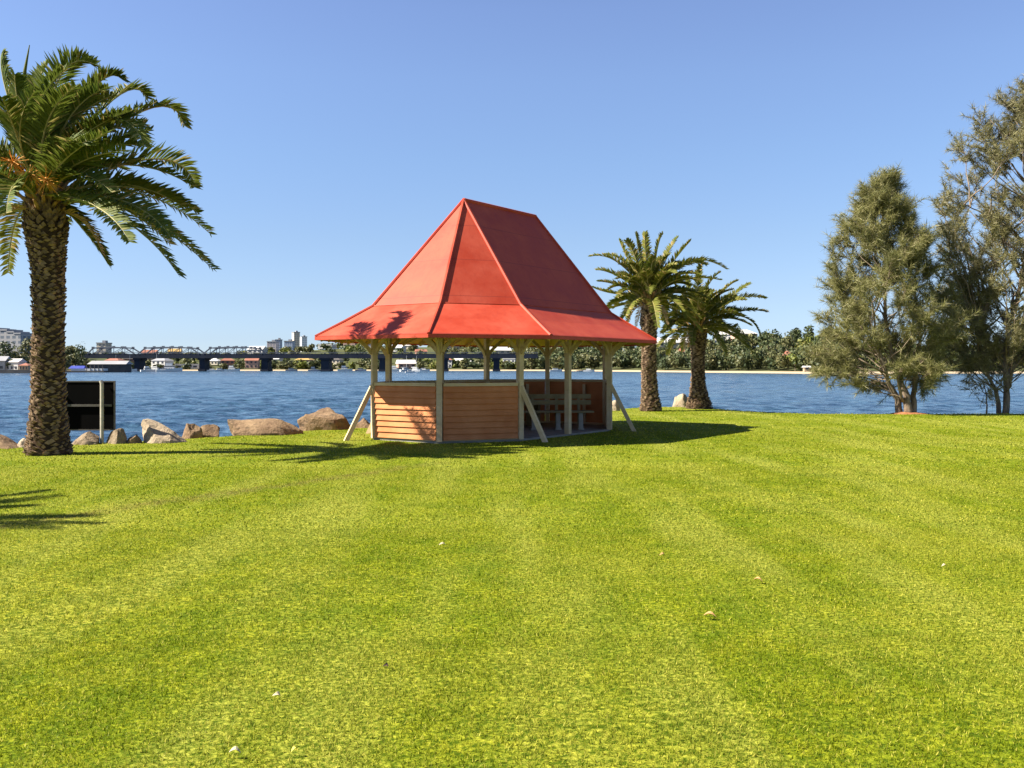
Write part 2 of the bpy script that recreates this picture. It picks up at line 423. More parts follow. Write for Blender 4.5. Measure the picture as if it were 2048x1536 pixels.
# ------------------------------------------------------------------ the pavilion
def pavilion():
    root = empty('pavilion', (KX, KY, 0), TH)
    tag(root, 'open octagonal timber pavilion with tall red hipped roof and orange weatherboard walls on the lawn', 'pavilion')
    W = {k: Vector((p[0], p[1], 0)) for k, p in WALL.items()}
    W['M'] = Vector((0, W['C'].y, 0)); W['N'] = Vector((0, W['I'].y, 0))
    def V3(p, z): return Vector((p[0], p[1], z))
    ZE, ZB, ZR, RL = 2.381, 3.104, 5.778, 3.151
    # slab
    mb = MB(); o = 1.008
    pts = [W[k] * o for k in ORD]
    mb.add([V3(p, -.05) for p in pts] + [V3(p, .045) for p in pts], [tuple(range(8)), tuple(range(15, 7, -1))] + [(i, (i + 1) % 8, 8 + (i + 1) % 8, 8 + i) for i in range(8)])
    mb.build('floor_slab', M['slab'], root)
    def outw(k):
        n = {'A': 'JB', 'B': 'AC', 'C': 'BE', 'E': 'CG', 'G': 'EH', 'H': 'GI', 'I': 'HJ', 'J': 'IA', 'M': 'CE', 'N': 'JI'}[k]
        a, b = W[n[0]], W[n[1]]
        d1 = (W[k] - a).normalized(); d2 = (b - W[k]).normalized()
        def nr(d):
            v = Vector((d.y, -d.x, 0)); return v if v.dot(W[k]) > 0 else -v
        return (nr(d1) + nr(d2)).normalized(), d1, d2
    PT = 2.50    # plate underside
    for k in 'ABCMEGHINJ':
        on, d1, d2 = outw(k); ang = math.atan2(on.y, on.x)
        mb = MB(); mb.box(V3(W[k], PT / 2 + .02), (.125, .125, PT - .04), ang)
        # small moulded collar
        mb.box(V3(W[k], 1.98), (.15, .15, .03), ang)
        ps = mb.build('post', M['cream'], root)
        for dr, ln in ((-d1, .48), (d2, .48), (on, .55)):
            b = MB()
            prev = None; nseg = 5
            for i in range(nseg + 1):
                t = i / nseg
                # slightly bowed bracket
                p = W[k] + dr * (.06 + ln * (t ** 1.15)); z = 2.03 + (PT - 2.03 - .01) * (t ** .85)
                if dr is on: z = 2.00 + (2.47 - 2.00) * t ** .85
                q = V3(p, z)
                if prev is not None: b.beam(prev, q + (q - prev) * .12, .05, .085)
                prev = q
            b.build('bracket', M['cream'], ps)
    # plates
    mb = MB()
    for a, b in zip(ORD, ORD[1:] + ORD[0]):
        mb.beam(V3(W[a], PT + .075), V3(W[b], PT + .075), .10, .15)
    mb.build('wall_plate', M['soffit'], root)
    # walls
    segs = [('A', 'B'), ('B', 'C'), ('E', 'G'), ('G', 'H'), ('H', 'I'), ('I', 'N'), ('N', 'J'), ('J', 'A')]
    for a, b in segs:
        A, B = W[a], W[b]; d = (B - A).normalized(); nrm = Vector((d.y, -d.x, 0))
        if nrm.dot(A + B) < 0: nrm = -nrm
        A2, B2 = A + d * .07, B - d * .07
        mb = MB(); nb = 9; z0 = .07; zt = 1.265; bh = (zt - z0) / nb
        for i in range(nb):
            za, zb = z0 + i * bh, z0 + (i + 1) * bh + .012
            lo, hi = .070, .030
            v = []
            for P in (A2, B2):
                v += [P + nrm * (lo) + Vector((0, 0, za)), P + nrm * (hi) + Vector((0, 0, zb)), P + nrm * (hi - .018) + Vector((0, 0, zb)), P + nrm * (.016) + Vector((0, 0, za))]
            mb.add(v, [(0, 1, 2, 3), (7, 6, 5, 4), (0, 4, 5, 1), (1, 5, 6, 2), (2, 6, 7, 3), (3, 7, 4, 0)])
        wp = mb.build('wall_panel', M['board'], root)
        r = MB(); r.beam(A2 + Vector((0, 0, 1.315)), B2 + Vector((0, 0, 1.320)), .17, .030); r.beam(A2 + Vector((0, 0, 1.283)) + nrm * .02, B2 + Vector((0, 0, 1.283)) + nrm * .02, .11, .044)
        r.build('top_rail', M['cream'], wp)
        ln = (B2 - A2).length; n = max(1, round(ln / .62)) - 0
        for i in range(1, n):
            P = A2.lerp(B2, i / n) - nrm * .035
            q = MB(); q.box(V3(P, .62), (.05, .09, 1.14), math.atan2(nrm.y, nrm.x)); q.build('stud', M['cream'], wp)
        q = MB(); q.beam(A2 + Vector((0, 0, .072)) - nrm * .01, B2 + Vector((0, 0, .072)) - nrm * .01, .07, .05); q.build('sill', M['cream'], wp)
    # raking braces
    for k, ang, ln, zt in (('A', 205, .68, 1.27), ('C', 331, .66, 1.24), ('E', 350, .66, 1.22), ('J', 170, .55, 1.10)):
        w = R(ang) - TH; dr = Vector((math.cos(w), math.sin(w), 0))
        b = MB(); b.beam(V3(W[k] + dr * .03, zt), V3(W[k] + dr * ln, -.03), .085, .10)
        b.build('brace', M['cream'], root)
    # roof
    R1, R2 = Vector((-RL / 2, 0, ZR)), Vector((RL / 2, 0, ZR))
    E = {k: V3(EAVE[k], ZE) for k in ORD}; Bk = {k: V3(BRK[k], ZB) for k in ORD}
    apex = dict(A=R1, B=R1, C=R1, J=R1, E=R2, G=R2, H=R2, I=R2)
    def sheet(quads, name, mat, th, parent, sub=6, sag=0):
        mb = MB()
        for q in quads:
            q = [Vector(p) for p in q]
            n = (q[1] - q[0]).cross(q[2] - q[0]).normalized()
            if n.z < 0: n = -n; q.reverse()
            k = len(q)
            mb.add(q + [p - n * th for p in q], [tuple(range(k)), tuple(range(2 * k - 1, k - 1, -1))] + [(i, k + i, k + (i + 1) % k, (i + 1) % k) for i in range(k)])
        return mb.build(name, mat, parent)
    up = []
    for a, b in zip(ORD, ORD[1:] + ORD[0]):
        up.append([Bk[a], Bk[b], apex[b]] + ([apex[a]] if apex[a] is not apex[b] else []))
    rf = sheet(up, 'roof', M['roof'], .05, root)
    # skirt flares in two slightly different pitches, as a sprocketed eave does
    qs = []
    Md = {k: Bk[k].lerp(E[k], .5) + Vector((0, 0, -.014)) for k in ORD}
    for a, b in zip(ORD, ORD[1:] + ORD[0]):
        qs.append([Bk[a], Bk[b], Md[b], Md[a]]); qs.append([Md[a], Md[b], E[b], E[a]])
    sk = sheet(qs, 'roof_skirt', M['roof'], .03, root)
    # soffit boards under the skirt
    dn = Vector((0, 0, -.05))
    qs2 = []
    for a, b in zip(ORD, ORD[1:] + ORD[0]):
        ea, eb = E[a] * .985, E[b] * .985; ea.z = eb.z = ZE
        qs2.append([Bk[a] * .97 + dn * 2, Bk[b] * .97 + dn * 2, Md[b] * .99 + dn, Md[a] * .99 + dn]); qs2.append([Md[a] * .99 + dn, Md[b] * .99 + dn, eb + dn * .75, ea + dn * .75])
    for q in qs2:
        for p in q: pass
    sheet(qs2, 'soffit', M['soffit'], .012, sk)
    # rafters
    for a, b in zip(ORD, ORD[1:] + ORD[0]):
        ln = (E[b] - E[a]).length; n = max(2, round(ln / .75))
        for i in range(n):
            t = i / n
            e = E[a].lerp(E[b], t); w = W[a].lerp(W[b], t)
            e2 = Vector((e.x * .975, e.y * .975, ZE - .085)); w2 = Vector((w.x * .97, w.y * .97, PT + .32))
            m = e2.lerp(w2, .5) + Vector((0, 0, -.055))
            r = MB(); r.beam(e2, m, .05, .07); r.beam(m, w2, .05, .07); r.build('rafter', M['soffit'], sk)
    # fascia
    mb = MB()
    for a, b in zip(ORD, ORD[1:] + ORD[0]):
        mb.beam(E[a] + Vector((0, 0, -.045)), E[b] + Vector((0, 0, -.045)), .03, .075)
    mb.build('fascia', M['roof'], sk)
    # hip and ridge cappings
    for k in ORD:
        mb = MB(); mb.tube([E[k] + Vector((0, 0, .0)), Md[k] + Vector((0, 0, .012)), Bk[k] + Vector((0, 0, .012))], .036, 6); mb.build('hip_capping', M['roof'], sk)
        mb = MB(); mb.tube([Bk[k] + Vector((0, 0, .012)), apex[k] + Vector((0, 0, .0))], .04, 6); mb.build('hip_capping', M['roof'], rf)
    mb = MB(); mb.tube([R1, R2], .05, 8); mb.build('ridge_capping', M['roof'], rf)
    mb = MB()
    for a, b in zip(ORD, ORD[1:] + ORD[0]): mb.tube([Bk[a] + Vector((0, 0, .004)), Bk[b] + Vector((0, 0, .004))], .018, 5)
    mb.build('flashing', M['roof'], rf)
pavilion()

def bench(loc, rz, label, ln=1.75):
    t = empty('bench', loc, rz); tag(t, label, 'bench')
    mb = MB()
    for i in range(4): mb.box((0, -.20 + i * .125, .47), (ln, .105, .04))
    mb.build('seat', M['benchw'], t)
    mb = MB()
    for z in (.70, .86): mb.box((0, .285 + (z - .7) * .15, z), (ln, .035, .12))
    mb.build('backrest', M['benchw'], t)
    for x in (-.62, 0.02, .62):
        b = MB(); b.box((x, -.11, .225), (.11, .10, .45)); b.box((x, -.11, .02), (.16, .16, .05)); b.build('leg', M['legw'], t)
        b = MB(); b.beam((x, .22, 0), (x, .32, .92), .07, .07); b.box((x, .06, .435), (.06, .42, .05)); b.build('support', M['benchw'], t)
    return t
bench((1.18, 25.0, .045), R(4), 'long timber bench with white legs standing inside the pavilion', 1.9)
def table(loc, rz):
    t = empty('picnic_table', loc, rz); tag(t, 'low timber table standing behind the bench inside the pavilion', 'table')
    mb = MB()
    for i in range(4): mb.box((0, -.26 + i * .17, .70), (1.5, .15, .045))
    mb.build('tabletop', M['benchw'], t)
    for x in (-.5, .5):
        b = MB(); b.box((x, 0, .34), (.12, .4, .67)); b.build('leg', M['benchw'], t)
table((.3, 25.9, .045), TH)

# ------------------------------------------------------------------ sign seen from the back
def board():
    D = 21.0
    base = Vector((gx(205, D), D, 0))
    t = empty('notice_board', (gx(150, D), D, 0)); tag(t, 'black notice board seen from behind on grey posts beside the large palm', 'sign')
    ox = t.location.x
    x0, x1 = gx(78, D) - ox, gx(227, D) - ox
    zt, zb = CH + (HZ - 763) / F * D, CH + (HZ - 860) / F * D
    mb = MB(); mb.box(((x0 + x1) / 2, .06, (zt + zb) / 2), (x1 - x0, .03, zt - zb)); p = mb.build('panel', M['black'], t)
    mb = MB()
    for z in (zt, zb): mb.box(((x0 + x1) / 2, .06, z), (x1 - x0 + .03, .05, .028))
    for x in (x0, x1): mb.box((x, .06, (zt + zb) / 2), (.028, .049, zt - zb - .03))
    mb.build('frame', M['edge'], t)
    mb = MB(); mb.box(((x0 + x1) / 2, .028, CH + (HZ - 811) / F * D), (x1 - x0 - .1, .03, .05)); mb.build('cross_rail', M['edge'], t)
    for px in (95, 205):
        x = gx(px, D) - ox
        mb = MB(); mb.tube([(x, -.03, -.1), (x, -.03, zt - .05), (x - .03, -.02, zt + .015)], .04, 10); mb.build('post', M['steel'], t)
board()

# ------------------------------------------------------------------ boulders
def boulder(name, x, y, w, d, h, seed, mat, label, rz=0, sink=.12, cuts=9, group='sandstone boulders along the water edge', skew=0):
    import bmesh
    rnd = random.Random(seed)
    bm = bmesh.new(); bmesh.ops.create_icosphere(bm, subdivisions=4, radius=1)
    planes = []
    for _ in range(cuts):
        v = Vector((rnd.uniform(-1, 1), rnd.uniform(-1, 1), rnd.uniform(-.25, 1))).normalized(); planes.append((v, rnd.uniform(.55, .82)))
    for v in bm.verts:
        p = v.co.copy()
        for n, o in planes:
            q = p.dot(n)
            if q > o: p -= n * (q - o) * .93
        nn = noise.noise(p * 1.5 + Vector((seed, 0, 0))) * .17 + noise.noise(p * 4 + Vector((seed, 3, 0))) * .05 + noise.noise(p * 10 + Vector((seed, 3, 7))) * .03
        p *= 1 + nn
        v.co = p
    mz = max(v.co.z for v in bm.verts); mx = max(abs(v.co.x) for v in bm.verts); my = max(abs(v.co.y) for v in bm.verts)
    for v in bm.verts:
        v.co.x = v.co.x / mx * w / 2 + skew * v.co.z * w * .25; v.co.y = v.co.y / my * d / 2
        v.co.z = v.co.z / mz * (h) if v.co.z > 0 else v.co.z * (h * .8 + .2)
    me = bpy.data.meshes.new(name); bm.to_mesh(me); bm.free()
    me.materials.append(mat); me.polygons.foreach_set('use_smooth', [False] * len(me.polygons))
    o = bpy.data.objects.new(name, me); C.objects.link(o)
    o.location = (x, y, -.02); o.rotation_euler = (0, 0, rz)
    return tag(o, label, 'boulder', group)
def bd(px0, px1, ytop, ybase, seed, mat, label, dd=.8, **k):
    D = F * CH / (ybase - HZ)
    w = (px1 - px0) / F * D; h = (ybase - ytop) / F * D
    D += .25
    boulder('boulder', gx((px0 + px1) / 2, D), D + w * dd * .2, w * 1.04, max(.45, w * dd), h * 1.02, seed, mat, label, **k)
bd(-60, 42, 868, 899, 3, M['rock2'], 'dark sloping boulder at the left edge of the photo', skew=-.6)
bd(30, 66, 877, 896, 5, M['rock3'], 'small pale boulder just left of the large palm trunk')
bd(134, 200, 864, 891, 8, M['rock'], 'rounded tan boulder between the large palm trunk and the notice board post')
bd(209, 251, 857, 889, 11, M['rock'], 'upright orange tan boulder just right of the notice board post')
bd(246, 282, 869, 888, 12, M['rock2'], 'smallest brown boulder tucked beside the big split boulder')
bd(271, 372, 839, 887, 23, M['rock3'], 'large boulder with pale rounded left face right of the notice board', dd=.8, skew=-.7, cuts=7)
bd(357, 402, 847, 874, 19, M['rock2'], 'small pointed brown boulder behind the large pale faced boulder')
bd(388, 440, 849, 872, 21, M['rock2'], 'low brown boulder at the right end of the left boulder group')
bd(449, 600, 838, 871, 29, M['rock2'], 'long low dark boulder with pale left end in mid shore', dd=.5, skew=-.6, cuts=6)
bd(594, 702, 816, 860, 51, M['rock2'], 'tallest boulder with pale stepped left side just left of the pavilion', dd=.7, skew=-.5, cuts=6)
bd(694, 752, 836, 857, 37, M['rock2'], 'small dark boulder behind the pavilion left brace')
bd(1219, 1245, 800, 822, 41, M['rock3'], 'small pale boulder seen behind the pavilion right brace')
bd(1343, 1378, 787, 814, 44, M['rock3'], 'white and brown boulder leaning beside the rear right palm', skew=-.4)

# ------------------------------------------------------------------ palms
def bez(p0, p1, p2, t): return p0 * (1 - t) ** 2 + p1 * 2 * t * (1 - t) + p2 * t * t
def frond(mb, rb, p0, p1, p2, ll, rnd, npair=62, roll=0, mi=0, start=.12, wid=.034, vee=.55):
    prev_side = None
    axis = []
    for i in range(13): axis.append(bez(p0, p1, p2, i / 12))
    rb.tube(axis, [.030 * (1 - .8 * i / 12) for i in range(13)], 4, False)
    for i in range(npair):
        t = start + (1 - start) * i / (npair - 1)
        p = bez(p0, p1, p2, t); tg = (bez(p0, p1, p2, min(1, t + .02)) - bez(p0, p1, p2, t - .02)).normalized()
        sd = tg.cross(Vector((0, 0, 1)))
        if sd.length < .35:
            sd = (p2 - p0).cross(Vector((0, 0, 1))) + Vector((.02, .03, 0))
        sd.normalize()
        if prev_side is not None and sd.dot(prev_side) < 0: sd = -sd
        prev_side = sd
        nm = sd.cross(tg).normalized()
        cr, sr = math.cos(roll), math.sin(roll)
        s2 = sd * cr + nm * sr; n2 = nm * cr - sd * sr
        shape = min(1, (t - start) / .18 + .25) * (1 - .62 * max(0, (t - .35) / .65) ** 1.6)
        for sg in (-1, 1):
            l = ll * shape * rnd.uniform(.82, 1.1)
            d = (s2 * sg * rnd.uniform(.75, 1.0) + tg * rnd.uniform(.55, 1.0) + n2 * rnd.uniform(vee - .35, vee + .2)).normalized()
            tip = p + d * l + Vector((0, 0, -l * .12 * rnd.uniform(.3, 1.6)))
            mid = p + d * l * .5
            w = tg.cross(d)
            w = (tg - d * tg.dot(d)).normalized() * wid * .5 * rnd.uniform(.8, 1.2)
            o = len(mb.v)
            mb.v += [tuple(p - w * .5), tuple(p + w * .5), tuple(mid + w), tuple(tip), tuple(mid - w)]
            mb.f.append((o, o + 1, o + 2, o + 3, o + 4)); mb.mi.append(mi)
def palm(name, base, prof, label, hand, crown_c, Lf, nrand, seed, leaf, wind=(0, 0), lfr=1.0, group=None, scale_w=.13, pairs=62, dead=6, fruit=3, ll=.46, elr=(-25, 85), part_w=.034, off=None):
    rnd = random.Random(seed)
    root = empty(name, base); tag(root, label, 'palm tree', group)
    bx, by, bz = base
    # trunk
    mb = MB(); pts = [Vector((a[1], 0, a[0])) for a in prof]; rad = [a[2] for a in prof]
    P = []; Rr = []
    H = prof[-1][0]
    n = 40
    for i in range(n + 1):
        z = H * i / n; cx = lerp([(a[0], a[1]) for a in prof], z); r = lerp([(a[0], a[2]) for a in prof], z)
        P.append(Vector((cx, 0, z - .05))); Rr.append(r * (.90 + .03 * math.sin(i * 2.3)))
    mb.tube(P, Rr, 20)
    tr = mb.build('trunk', M['core'], root, smooth=True)
    mb = MB()
    ga = math.pi * (3 - math.sqrt(5)); z = .03; k = 0
    while z < H - .02:
        cx = lerp([(a[0], a[1]) for a in prof], z); r = lerp([(a[0], a[2]) for a in prof], z)
        an = k * ga + rnd.uniform(-.28, .28); k += 1
        per = 2 * math.pi * r / (scale_w * .95)
        z += .072 / per * rnd.uniform(.8, 1.2) * (scale_w / .13)
        o = Vector((math.cos(an), math.sin(an), 0)); t = Vector((-math.sin(an), math.cos(an), 0))
        w = scale_w * rnd.uniform(.30, .68); hh = scale_w * rnd.uniform(.24, .56); pr = rnd.uniform(.018, .068)
        up = smooth01((z - H * .86) / (H * .1))
        pr += up * .04; hh += up * .10
        c = Vector((cx, 0, z)) + o * r * .90
        v = [c - t * w - Vector((0, 0, hh * .1)), c + o * .018 - Vector((0, 0, hh * .55)), c + t * w - Vector((0, 0, hh * .1)), c + Vector((0, 0, hh * .8)) + o * pr, c + o * pr * .9 - t * w * .55 + Vector((0, 0, hh * .35)), c + o * pr * .9 + t * w * .55 + Vector((0, 0, hh * .35)), c + Vector((0, 0, hh * .5)) - o * .02]
        mb.add(v, [(0, 1, 4), (1, 5, 4), (1, 2, 5), (4, 5, 3), (0, 4, 6), (4, 3, 6), (5, 2, 6), (3, 5, 6)])
    mb.build('bark_scales', M['scale'], tr)
    # crown
    cc = Vector(crown_c); B = Vector(base)
    lf = MB(); rb = MB()
    def mk(p0, p1, p2, s=1, mi=0, roll=None, npair=None):
        frond(lf, rb, p0 - B, p1 - B, p2 - B, ll * s, rnd, npair or pairs, rnd.uniform(-.5, .5) if roll is None else roll, mi, wid=part_w)
    for h in hand:
        (mx, my), (tx, ty), dz = h[0], h[1], h[2]
        s = h[3] if len(h) > 3 else 1
        D0 = cc.y
        tip = at(tx, ty, D0 + dz); m = at(mx, my, D0 + dz * .6)
        p0 = cc + Vector((rnd.uniform(-.12, .12), rnd.uniform(-.12, .12), rnd.uniform(-.25, .1)))
        p1 = (m - p0 * .25 - tip * .25) * 2
        mk(p0, p1, tip, s)
    for i in range(nrand):
        f = (i + .5) / nrand
        az = i * ga + rnd.uniform(-.2, .2)
        el = R(elr[0] + (elr[1] - elr[0]) * f + rnd.uniform(-6, 6))
        Lr = Lf * lfr * rnd.uniform(.82, 1.05) * (1 - .15 * max(0, f - .7) / .3)
        dh = Vector((math.cos(az), math.sin(az), 0))
        d = dh * math.cos(el) + Vector((0, 0, math.sin(el)))
        p0 = cc + dh * .1 + Vector((0, 0, -.28 + .4 * f))
        droop = Lr * (.16 + .42 * math.cos(el) ** 2)
        wv = Vector((wind[0], wind[1], 0)) * Lr * (.25 + .35 * max(0, math.sin(el)))
        p1 = p0 + d * Lr * .58 + Vector((0, 0, .06 * Lr)); p2 = p0 + d * Lr * .97 + wv - Vector((0, 0, droop)) + dh * Lr * .12 * math.sin(el)
        mk(p0, p1, p2, 1, 1 if rnd.random() < .2 else 0)
    o = lf.build('crown', [leaf, M['frond2']], root)
    rb.build('frond_stalks', M['rachis'], o)
    # boots and dead fronds at the crown base
    mb = MB()
    top = Vector((lerp([(a[0], a[1]) for a in prof], H), 0, H)); rt = prof[-1][2]
    for i in range(46):
        an = i * ga; f = i / 46
        o_ = Vector((math.cos(an), math.sin(an), 0))
        a = top + o_ * rt * .75 + Vector((0, 0, -.30 + .55 * f)); ln = rnd.uniform(.25, .55)
        b = a + o_ * ln * (.55 + .3 * (1 - f)) + Vector((0, 0, ln * (.5 + .5 * f)))
        mb.tube([a - o_ * .1, a.lerp(b, .5) + o_ * .02, b], [.075, .045, .025], 5)
    mb.build('frond_bases', M['boot'], root)
    if dead:
        mb2 = MB(); r2 = MB()
        for i in range(dead):
            an = rnd.uniform(0, 6.28); dh = Vector((math.cos(an), math.sin(an), 0)); l = Lf * rnd.uniform(.3, .5)
            p0 = cc - B - Vector((0, 0, .35)) + dh * .2
            frond(mb2, r2, p0, p0 + dh * l * .5 + Vector((0, 0, .05)), p0 + dh * l * .75 - Vector((0, 0, l * .65)), ll * .6, rnd, 26, 0, 0)
        o2 = mb2.build('dead_fronds', M['dead'], root); r2.build('frond_stalks', M['dead'], o2)
    if fruit:
        mb = MB()
        for i in range(fruit):
            an = -1.57 + rnd.uniform(-1.0, 1.0); dh = Vector((math.cos(an), math.sin(an), 0))
            p0 = cc - B + dh * .2 + Vector((0, 0, rnd.uniform(-.1, .1))); e = p0 + dh * 1.0 + Vector((0, 0, rnd.uniform(-.1, .5)))
            mb.tube([p0, p0.lerp(e, .6) + Vector((0, 0, .1)), e], .02, 5)
            for j in range(38):
                d = Vector((rnd.gauss(0, 1), rnd.gauss(0, 1), rnd.gauss(-.3, .8))).normalized() * rnd.uniform(.15, .36)
                mb.tube([e - dh * .15, e - dh * .1 + d], [.008, .006], 3, False)
        mb.build('fruit_stalks', M['fruit'], root)
    return root

# big palm on the left
D1 = 18.4
def prof_px(rows, D, bx):
    return [(CH + (HZ - y) / F * D, gx(xc, D) - bx, w / 2 / F * D) for y, xc, w in rows]
bx1 = gx(97, D1)
p1 = prof_px([(906, 97, 94), (890, 97, 86), (860, 97, 76), (800, 97, 66), (740, 97, 62), (640, 97, 60), (560, 97, 63), (520, 95, 68), (490, 93, 76), (455, 91, 84), (430, 90, 70), (400, 88, 40)], D1, bx1)
handL = [((18, 200), (4, 105), .1), ((112, 170), (188, 128), -.5, 1.15), ((70, 215), (105, 160), .6, 1.1), ((180, 185), (246, 160), .3), ((120, 235), (200, 185), -.6, 1.15),
         ((225, 200), (295, 196), 1.8), ((285, 222), (368, 250), 2.2), ((210, 245), (288, 292), -1.0, 1.1), ((235, 330), (393, 376), 1.7, 1.0), ((300, 318), (391, 370), 2.5, 1.1),
         ((270, 385), (420, 467), 2.3), ((255, 420), (425, 537), 1.2), ((230, 430), (356, 548), -.8), ((160, 450), (216, 528), .5, .9), ((240, 400), (341, 474), -1.2),
         ((185, 410), (258, 482), -1.8, .9), ((270, 375), (395, 425), 1.2, .9), ((-10, 330), (-110, 400), -.3), ((10, 390), (-90, 470), .3), ((-20, 290), (-160, 300), .2), ((0, 240), (-100, 190), -.3),
         ((-30, 380), (-130, 480), -.5), ((150, 330), (250, 300), -1.6, 1.1), ((40, 230), (30, 150), -1.0, .9), ((125, 255), (212, 150), .8), ((150, 285), (262, 222), -.9, 1.1), ((70, 245), (128, 140), -.7, 1.1), ((40, 280), (66, 185), -1.2), ((195, 300), (300, 262), .9), ((90, 260), (150, 175), -1.4, 1.1), ((120, 330), (215, 265), -1.8, 1.0), ((60, 230), (95, 128), 1.0)]
palm('palm_tree', (bx1, D1, 0), p1, 'largest palm with thick scaly trunk standing beside the black notice board', handL, (gx(84, D1), D1, CH + (HZ - 385) / F * D1), 3.6, 24, 5, M['frond'], (.35, .05), group='palm trees on the foreshore', ll=.50, lfr=.74, part_w=.046, pairs=74, fruit=3, elr=(8, 85), dead=3)
# spear leaf of the big palm: unopened, narrow
def spear(parent, pts, D, bx):
    mb = MB(); P = [at(a, b, D) - parent.location for a, b in pts]
    mb.tube(P, [.035, .06, .055, .03, .008][:len(P)], 6); mb.build('spear_leaf', M['frond2'], parent)
big = bpy.data.objects['palm_tree']
spear(big, [(75, 380), (52, 280), (46, 200), (50, 140), (59, 90)], D1, bx1)

# palm whose crown shadow falls on the left of the lawn (it stands outside the frame)
palm('palm_tree', (-15.3, 9.4, 0), [(0, 0, .5), (.8, 0, .38), (3.6, 0, .34), (4.3, 0, .45), (4.8, 0, .25)], 'palm standing left of the camera outside the frame', [], (-15.3, 9.4, 5.1), 4.1, 60, 12, M['frond'], (.1, 0), group='palm trees on the foreshore', pairs=60, part_w=.05)
# middle palm
D2 = 36.5; bx2 = gx(1301, D2)
p2 = prof_px([(821, 1301, 48), (808, 1302, 42), (790, 1300, 36), (760, 1298, 31), (700, 1298, 30), (660, 1298, 32), (640, 1299, 40), (622, 1300, 34), (600, 1300, 18)], D2, bx2)
p2 = [(a[0], a[1], a[2]) for a in p2]
hand2 = [((1240, 528), (1180, 513), 0), ((1255, 530), (1210, 509), .6), ((1240, 555), (1193, 540), -.5), ((1240, 572), (1196, 563), .3), ((1235, 588), (1186, 575), -.3), ((1262, 530), (1238, 480), .2),
         ((1272, 520), (1253, 481), -.4), ((1282, 520), (1271, 466), .3), ((1292, 515), (1290, 465), -.3), ((1312, 515), (1325, 468), 0), ((1330, 520), (1356, 474), .5), ((1345, 525), (1381, 482), -.3),
         ((1375, 525), (1452, 538), .3, 1.1), ((1360, 535), (1412, 530), -.4, 1.1), ((1370, 560), (1440, 560), -.7), ((1360, 580), (1420, 600), .5), ((1245, 610), (1200, 625), .8, .8), ((1345, 600), (1370, 635), -.6, .8)]
palm('palm_tree', (bx2, D2, -.02), p2, 'tall palm directly right of the pavilion roof with upright feathery crown', hand2, (gx(1300, D2), D2, CH + (HZ - 592) / F * D2), 2.45, 40, 21, M['frond2'], (.12, 0), group='palm trees on the foreshore', scale_w=.16, pairs=60, ll=.40, fruit=0, dead=3, elr=(0, 80), part_w=.055, lfr=.85)
D3 = 38.5; bx3 = gx(1398, D3)
p3 = prof_px([(815, 1398, 58), (802, 1398, 48), (785, 1397, 36), (760, 1396, 28), (720, 1396, 27), (690, 1396, 30), (672, 1397, 34), (655, 1397, 16)], D3, bx3)
hand3 = [((1440, 590), (1475, 562), 0), ((1455, 600), (1500, 567), .5), ((1470, 600), (1530, 597), -.3), ((1470, 625), (1535, 624), .3), ((1480, 632), (1520, 672), -.4, .7), ((1350, 622), (1313, 597), .2), ((1355, 650), (1320, 634), -.4),
         ((1395, 575), (1400, 530), .2), ((1410, 585), (1440, 545), -.4), ((1370, 600), (1345, 565), .4), ((1440, 660), (1475, 650), -.7, .8), ((1450, 610), (1490, 600), -.9), ((1380, 590), (1372, 550), -.3), ((1360, 640), (1335, 660), -.8, .7)]
palm('palm_tree', (bx3, D3, -.02), p3, 'rear right palm with brown drooping frond and flared base beside the white boulder', hand3, (gx(1397, D3), D3, CH + (HZ - 648) / F * D3), 2.4, 38, 33, M['frond2'], (.35, 0), group='palm trees on the foreshore', scale_w=.16, pairs=58, ll=.38, fruit=0, dead=4, elr=(0, 80), part_w=.052, lfr=.85)

